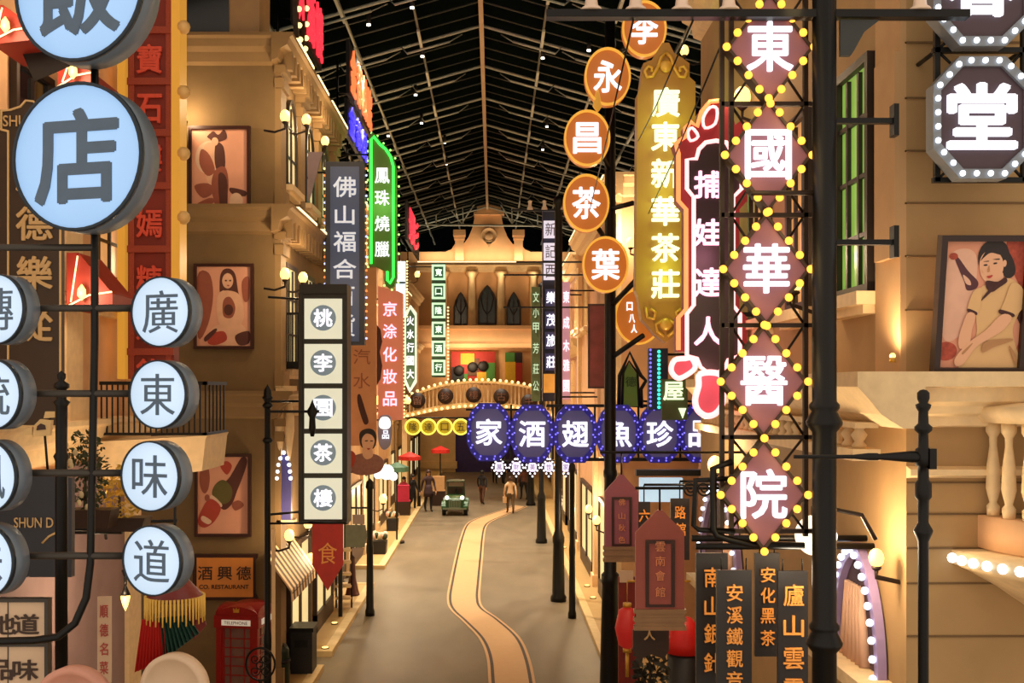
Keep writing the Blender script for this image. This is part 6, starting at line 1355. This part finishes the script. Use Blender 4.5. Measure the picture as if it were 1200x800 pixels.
# fallen leaves mat / red tin at lower right
def onR(px, py): return onG(px, py, .12)
t = thing('red_topped_drum', 'black drum with a bright red lid behind the black hanging boards', 'drum', P(802, 845, 16.2)); t.location.z = .12
k = 16.2/F; zt = H+(HZ-722)*k-.12
MB().lathe([(20*k, 0), (21*k, .3), (20*k, zt-.5)], n=24).build('body', M('matt_black', (20, 18, 20), .5), t)
MB().lathe([(22*k, zt-.52), (22*k, zt-.38), (18*k, zt-.16), (8*k, zt-.02), (0, zt)], n=24).build('lid', M('bright_red_cloth', (214, 24, 20), .5, var=.1), t)
shrub('dark_leafy_plant', 'dark leafy plant at the pavement below the nearer maroon plaque', 762, 785, 22, 26, 15.0, M('blackish_foliage', (38, 36, 26), .6, var=.5, scale=5), 200, sz=12)
s = S('red_paper_lantern', 'red paper lantern hanging between the black post base and the maroon plaque', 'lantern', 735, 735, 18.0)
MB().lathe([(.05, -.34), (.14, -.28), (.2, 0), (.14, .28), (.05, .34)], n=18).build('shade', M('lit_red_paper', (206, 40, 34), .5, emit=.25, var=.2, scale=6), s.o); MB().lathe([(.07, .33), (.07, .4)], n=12).lathe([(.07, -.4), (.07, -.33)], n=12).cyl((0, 0, .4), (0, 0, .75), .008, n=5).cyl((0, 0, .75), (3.5-s.o.location.x, 0, .75), .02, n=6).cyl((0, 0, -.8), (0, 0, -.4), .03, n=6).build('cap', gold, s.o)
s = S('red_shop_panel', 'dull red shopfront panel behind the black post base', 'panel', 734, 690, 20)
MB().box(s.x(725), s.x(750), 0, .1, -(H+(HZ-690)*20/F)+.12, s.z(676)).build('board', M('dull_red_panel', (130, 40, 34), .6), s.o); MB().box(s.x(726), s.x(742), -.03, 0, s.z(682), s.z(668)).build('cream_strip', menu, s.o)
for px, py, lb in ((688, 687, 'nearer of two small lit ground lamps by the right wall'), (695, 701, 'second small lit ground lamp by the right wall'), (661, 642, 'small lit ground lamp between the right posts'), (381, 760, 'small lit ground lamp at the near corner of the left pavement'), (392, 731, 'small lit ground lamp below the red pennant')):
    p = onG(px, py, .12); t = thing('ground_lamp', lb, 'lamp', (p.x, p.y, .12))
    MB().cyl((0, 0, 0), (0, 0, .03), .09, n=14).build('housing', can_m, t); MB().cyl((0, 0, .03), (0, 0, .045), .07, n=14).build('lens', bulb_lamp, t)

# ================================================================ green vintage car
p = onG(532.5, 605); k = p.y/F
t = thing('green_vintage_car', 'small green open vintage car parked facing the camera in the street', 'car', (p.x, p.y+.3, 0))
cg = M('racing_green_paint', (20, 76, 32), .3, .1, var=.1); chrome = M('dull_chrome', (120, 130, 110), .3, .7); tyre = M('black_rubber', (18, 18, 18), .8); seatm = M('dark_leather', (48, 36, 28), .5)
b = MB().prismX([(.0, .32), (0, .72), (.12, .82), (1.0, .9), (1.05, .62), (2.2, .62), (2.25, .95), (2.6, .9), (2.7, .55), (2.65, .32)], -.42, .42)
b.build('body', cg, t)
b = MB()
for i in range(7): b.box(-.2+.06*i, -.17+.06*i, -.03, 0, .42, .72)
b.ring([(-.27, .38), (.27, .38), (.27, .74), (.15, .8), (-.15, .8), (-.27, .74)], [(-.23, .41), (.23, .41), (.23, .72), (.13, .77), (-.13, .77), (-.23, .72)], -.04, .01)
b.build('grille', chrome, t)
MB().box(-.55, .55, -.14, -.06, .3, .38).build('bumper', chrome, t)
for sx in (-1, 1):
    f = MB(); arc = [(math.cos(a)*.38+.35, math.sin(a)*.38+.3) for a in [PI*i/8 for i in range(9)]]
    f.prismX([(y, z) for y, z in arc]+[(y*.0+.35+(y-.35)*.85, .3+(z-.3)*.85) for y, z in arc[::-1]], sx*.4, sx*.62).build('fender', cg, t)
    f = MB(); arc = [(math.cos(a)*.38+2.15, math.sin(a)*.38+.3) for a in [PI*i/8 for i in range(9)]]
    f.prismX([(y, z) for y, z in arc]+[(2.15+(y-2.15)*.85, .3+(z-.3)*.85) for y, z in arc[::-1]], sx*.4, sx*.62).build('fender', cg, t)
    for yy in (.35, 2.15):
        w_ = MB().lathe([(.1, -.08), (.3, -.09), (.31, -.05), (.31, .05), (.3, .09), (.1, .08)], (sx*.51, yy, .31), n=20, axis='X').build('wheel', tyre, t)
        MB().lathe([(0, sx*.1), (.14, sx*.095), (.16, sx*.06)], (sx*.51, yy, .31), n=14, axis='X').build('hubcap', chrome, w_)
    h_ = MB().ball((sx*.36, -.02, .86), .11, (1, .8, 1), u=14, v=10).build('headlight', cg, t)
    MB().lathe([(0, -.12), (.09, -.1), (.1, -.06)], (sx*.36, -.02, .86), n=14, axis='Y').build('lens', M('headlight_lens', (250, 246, 225), .2, emit=1.6, var=0), h_)
MB().box(-.4, .4, 1.02, 1.05, .9, .93).box(-.4, -.37, 1.02, 1.05, .9, 1.3).box(.37, .4, 1.02, 1.05, .9, 1.3).box(-.4, .4, 1.02, 1.05, 1.27, 1.3).build('windscreen_frame', M('dark_green_frame', (26, 54, 30), .4), t)
for sx in (-1, 1): MB().box(sx*.2-.17, sx*.2+.17, 1.5, 1.95, .62, .8).box(sx*.2-.17, sx*.2+.17, 1.9, 2.05, .8, 1.2).build('seat', seatm, t)
MB().tube([(.2+.15*math.cos(a), 1.25+.05*math.sin(a), 1.0+.14*math.sin(a)) for a in [2*PI*i/14 for i in range(14)]], .015, 6, closed=True).cyl((.2, 1.1, .85), (.2, 1.25, 1.0), .015, n=6).build('steering_wheel', tyre, t)
for i in range(5):
    a = PI*(i+.5)/5
MB().box(-.42, .42, 2.2, 2.24, .95, 1.2).box(-.42, .42, 1.02, 2.24, 1.5, 1.54).box(-.42, -.38, 2.2, 2.24, 1.2, 1.5).box(.38, .42, 2.2, 2.24, 1.2, 1.5).box(-.42, -.39, 1.03, 1.06, 1.3, 1.5).box(.39, .42, 1.03, 1.06, 1.3, 1.5).build('canopy_frame', M('dark_green_frame', (26, 54, 30), .4), t)

# ================================================================ people
def person(label, px, py, rz, hgt, coat, trousers, hair, stride=.25, arm=.15, bag=None, long_coat=False, hair_long=False):
    g = onG(px, py); t_ = thing('person', label, 'person', (g.x, g.y, 0), rz); sc = hgt/1.72
    V, Ed, Rd = [], [], []
    def v(x, y, z, r): V.append((x*sc, y*sc, z*sc)); Rd.append(r*sc); return len(V)-1
    def chain(start, pts):
        pr_ = start
        for q in pts:
            i = v(*q); Ed.append((pr_, i)); pr_ = i
        return pr_
    pel = v(0, 0, .96, .145)
    waist = chain(pel, [(0, 0, 1.1, .13)]); chest = chain(waist, [(0, 0, 1.3, .155)]); sh = chain(chest, [(0, 0, 1.42, .1)])
    neck = chain(sh, [(0, .0, 1.5, .055), (0, -.01, 1.545, .06)])
    chain(neck, [(0, -.015, 1.6, .09), (0, -.01, 1.65, .095), (0, 0, 1.7, .06)])
    for sx in (-1, 1):
        st = stride*sx*.5
        kn = chain(pel, [(sx*.1, 0, .88, .1), (sx*.11, -st*.55-.02, .5, .07), (sx*.11, -st*.5+(.12 if st < 0 else 0), .28, .06), (sx*.11, -st+.02, .09, .045), (sx*.115, -st-.03, .045, .045), (sx*.12, -st-.15, .035, .035)])
        ar = -arm*sx
        hand = chain(sh, [(sx*.16, 0, 1.4, .075), (sx*.23, 0, 1.3, .06), (sx*.26, ar*.4+.02, 1.08, .048), (sx*.27, ar-.04, .88, .036), (sx*.27, ar-.06, .81, .034)])
        for fi, (dx, dl, cu) in enumerate(((-.026, .062, .02), (-.009, .074, .022), (.009, .07, .024), (.025, .054, .026))):
            chain(hand, [(sx*.27+dx*.3, ar-.06+dx, .765, .011), (sx*.262, ar-.06+dx, .765-dl*.55, .0095), (sx*.262-sx*cu*.6, ar-.06+dx, .765-dl, .008)])
        chain(hand, [(sx*.26, ar-.095, .79, .012), (sx*.25, ar-.115, .75, .0095)])
    me = bpy.data.meshes.new('body'); me.from_pydata(V, Ed, []); o = bpy.data.objects.new('body', me); COL.objects.link(o)
    mo = o.modifiers.new('s', 'SKIN'); mo.use_smooth_shade = True
    for i, r_ in enumerate(Rd): me.skin_vertices[0].data[i].radius = (r_, r_*.8 if V[i][2] > .9*sc and abs(V[i][0]) < .05 else r_)
    me.skin_vertices[0].data[0].use_root = True
    sb = o.modifiers.new('u', 'SUBSURF'); sb.levels = 1; sb.render_levels = 1
    bpy.context.view_layer.update()
    m2 = bpy.data.meshes.new_from_object(o.evaluated_get(bpy.context.evaluated_depsgraph_get())); bpy.data.objects.remove(o)
    skin = M('skin', (214, 160, 124), .6, var=.05); shoe = M('black_shoe', (20, 18, 18), .5)
    m2.materials.clear()
    for mm in (skin, coat, trousers, shoe): m2.materials.append(mm)
    for pgn in m2.polygons:
        c = pgn.center/sc; ax = abs(c.x)
        if c.z > 1.5: i = 0
        elif c.z < .085: i = 3
        elif ax > .19 and c.z < .86: i = 0
        elif ax > .185 or c.z > (.7 if long_coat else .93): i = 1
        else: i = 2
        pgn.material_index = i; pgn.use_smooth = True
    o = bpy.data.objects.new('body', m2); COL.objects.link(o); o.parent = t_
    b = MB().lathe([(.107, 1.61), (.115, 1.66), (.095, 1.72), (.05, 1.755), (0, 1.765)], (0, .018, 0), n=14)
    b.prismZ([(.108*math.cos(a), .018+.108*math.sin(a)) for a in [PI*i/8 for i in range(9)]], 1.36 if hair_long else 1.53, 1.63)
    ho = b.build('hair', hair, t_); ho.scale = (sc, sc, sc)
    fo = MB().ball((0, -.105, 1.615), .016, (.8, 1, 1.4), 0, 6, 5).box(-.022, .022, -.098, -.085, 1.575, 1.583, 1).box(-.045, -.025, -.094, -.08, 1.635, 1.644, 2).box(.025, .045, -.094, -.08, 1.635, 1.644, 2).ball((-.097, 0, 1.62), .024, (.4, .8, 1.3), 0, 6, 5).ball((.097, 0, 1.62), .024, (.4, .8, 1.3), 0, 6, 5).build('face', [skin, M('lip', (170, 80, 74), .5), M('eye_dark', (24, 18, 16), .3)], t_); fo.scale = (sc, sc, sc)
    if long_coat:
        so = MB().lathe([(.21, .62), (.2, .8), (.165, 1.0), (.14, 1.12)], n=16).build('coat_skirt', coat, t_); so.scale = (sc, sc*.85, sc)
    if bag:
        MB().box(.2, .34, -.18, .1, .5, .78).tube([(.27, -.14, .78), (.27, -.04, .88), (.27, .06, .78)], .012, 5).build('bag', bag, t_)
    return t_
blk_c = M('black_wool', (26, 24, 28), .8); dk_c = M('dark_plum_coat', (62, 42, 46), .8); wht_c = M('cream_jacket', (226, 190, 150), .7); tr_dk = M('dark_trousers', (34, 32, 36), .8); tr_ol = M('olive_trousers', (92, 70, 40), .8); pk_c = M('pink_jacket', (190, 60, 90), .7); hr_bk = M('black_hair', (20, 16, 16), .5); hr_br = M('brown_hair', (60, 36, 26), .5)
person('person in dark clothes walking alone mid-street right of the green car', 565, 590, R(160), 1.72, blk_c, M('brown_trousers', (96, 58, 40), .8), hr_bk, .35)
person('person in a cream jacket and olive trousers on the winding strip', 598, 601, R(190), 1.74, wht_c, tr_ol, hr_br, .3, bag=M('beige_bag', (216, 176, 130), .6))
person('person in a long dark plum coat standing left of the green car', 502, 599, R(20), 2.0, dk_c, tr_dk, hr_br, .1, long_coat=True, hair_long=True)
person('person in black standing by the left market stall', 484, 598, R(60), 1.75, blk_c, tr_dk, hr_bk, .1)
person('person in a pink jacket under the red parasol', 473, 600, R(-20), 1.7, pk_c, tr_dk, hr_bk, .1, hair_long=True)
person('person in dark grey far off near the indigo hoarding, left one of the group', 580, 566, R(170), 1.75, M('charcoal_coat', (52, 48, 52), .8), tr_dk, hr_bk, .2)
person('person in black far off below the white lattice signs', 590, 567, R(150), 1.75, blk_c, tr_dk, hr_bk, .2)
person('person in brown beside the distant black posts on the right', 614, 585, R(200), 1.75, M('brown_jacket', (112, 72, 60), .8), tr_dk, hr_bk, .3)
person('person in black near the far right post, walking away', 607, 570, R(185), 1.75, blk_c, tr_dk, hr_br, .25, hair_long=True)
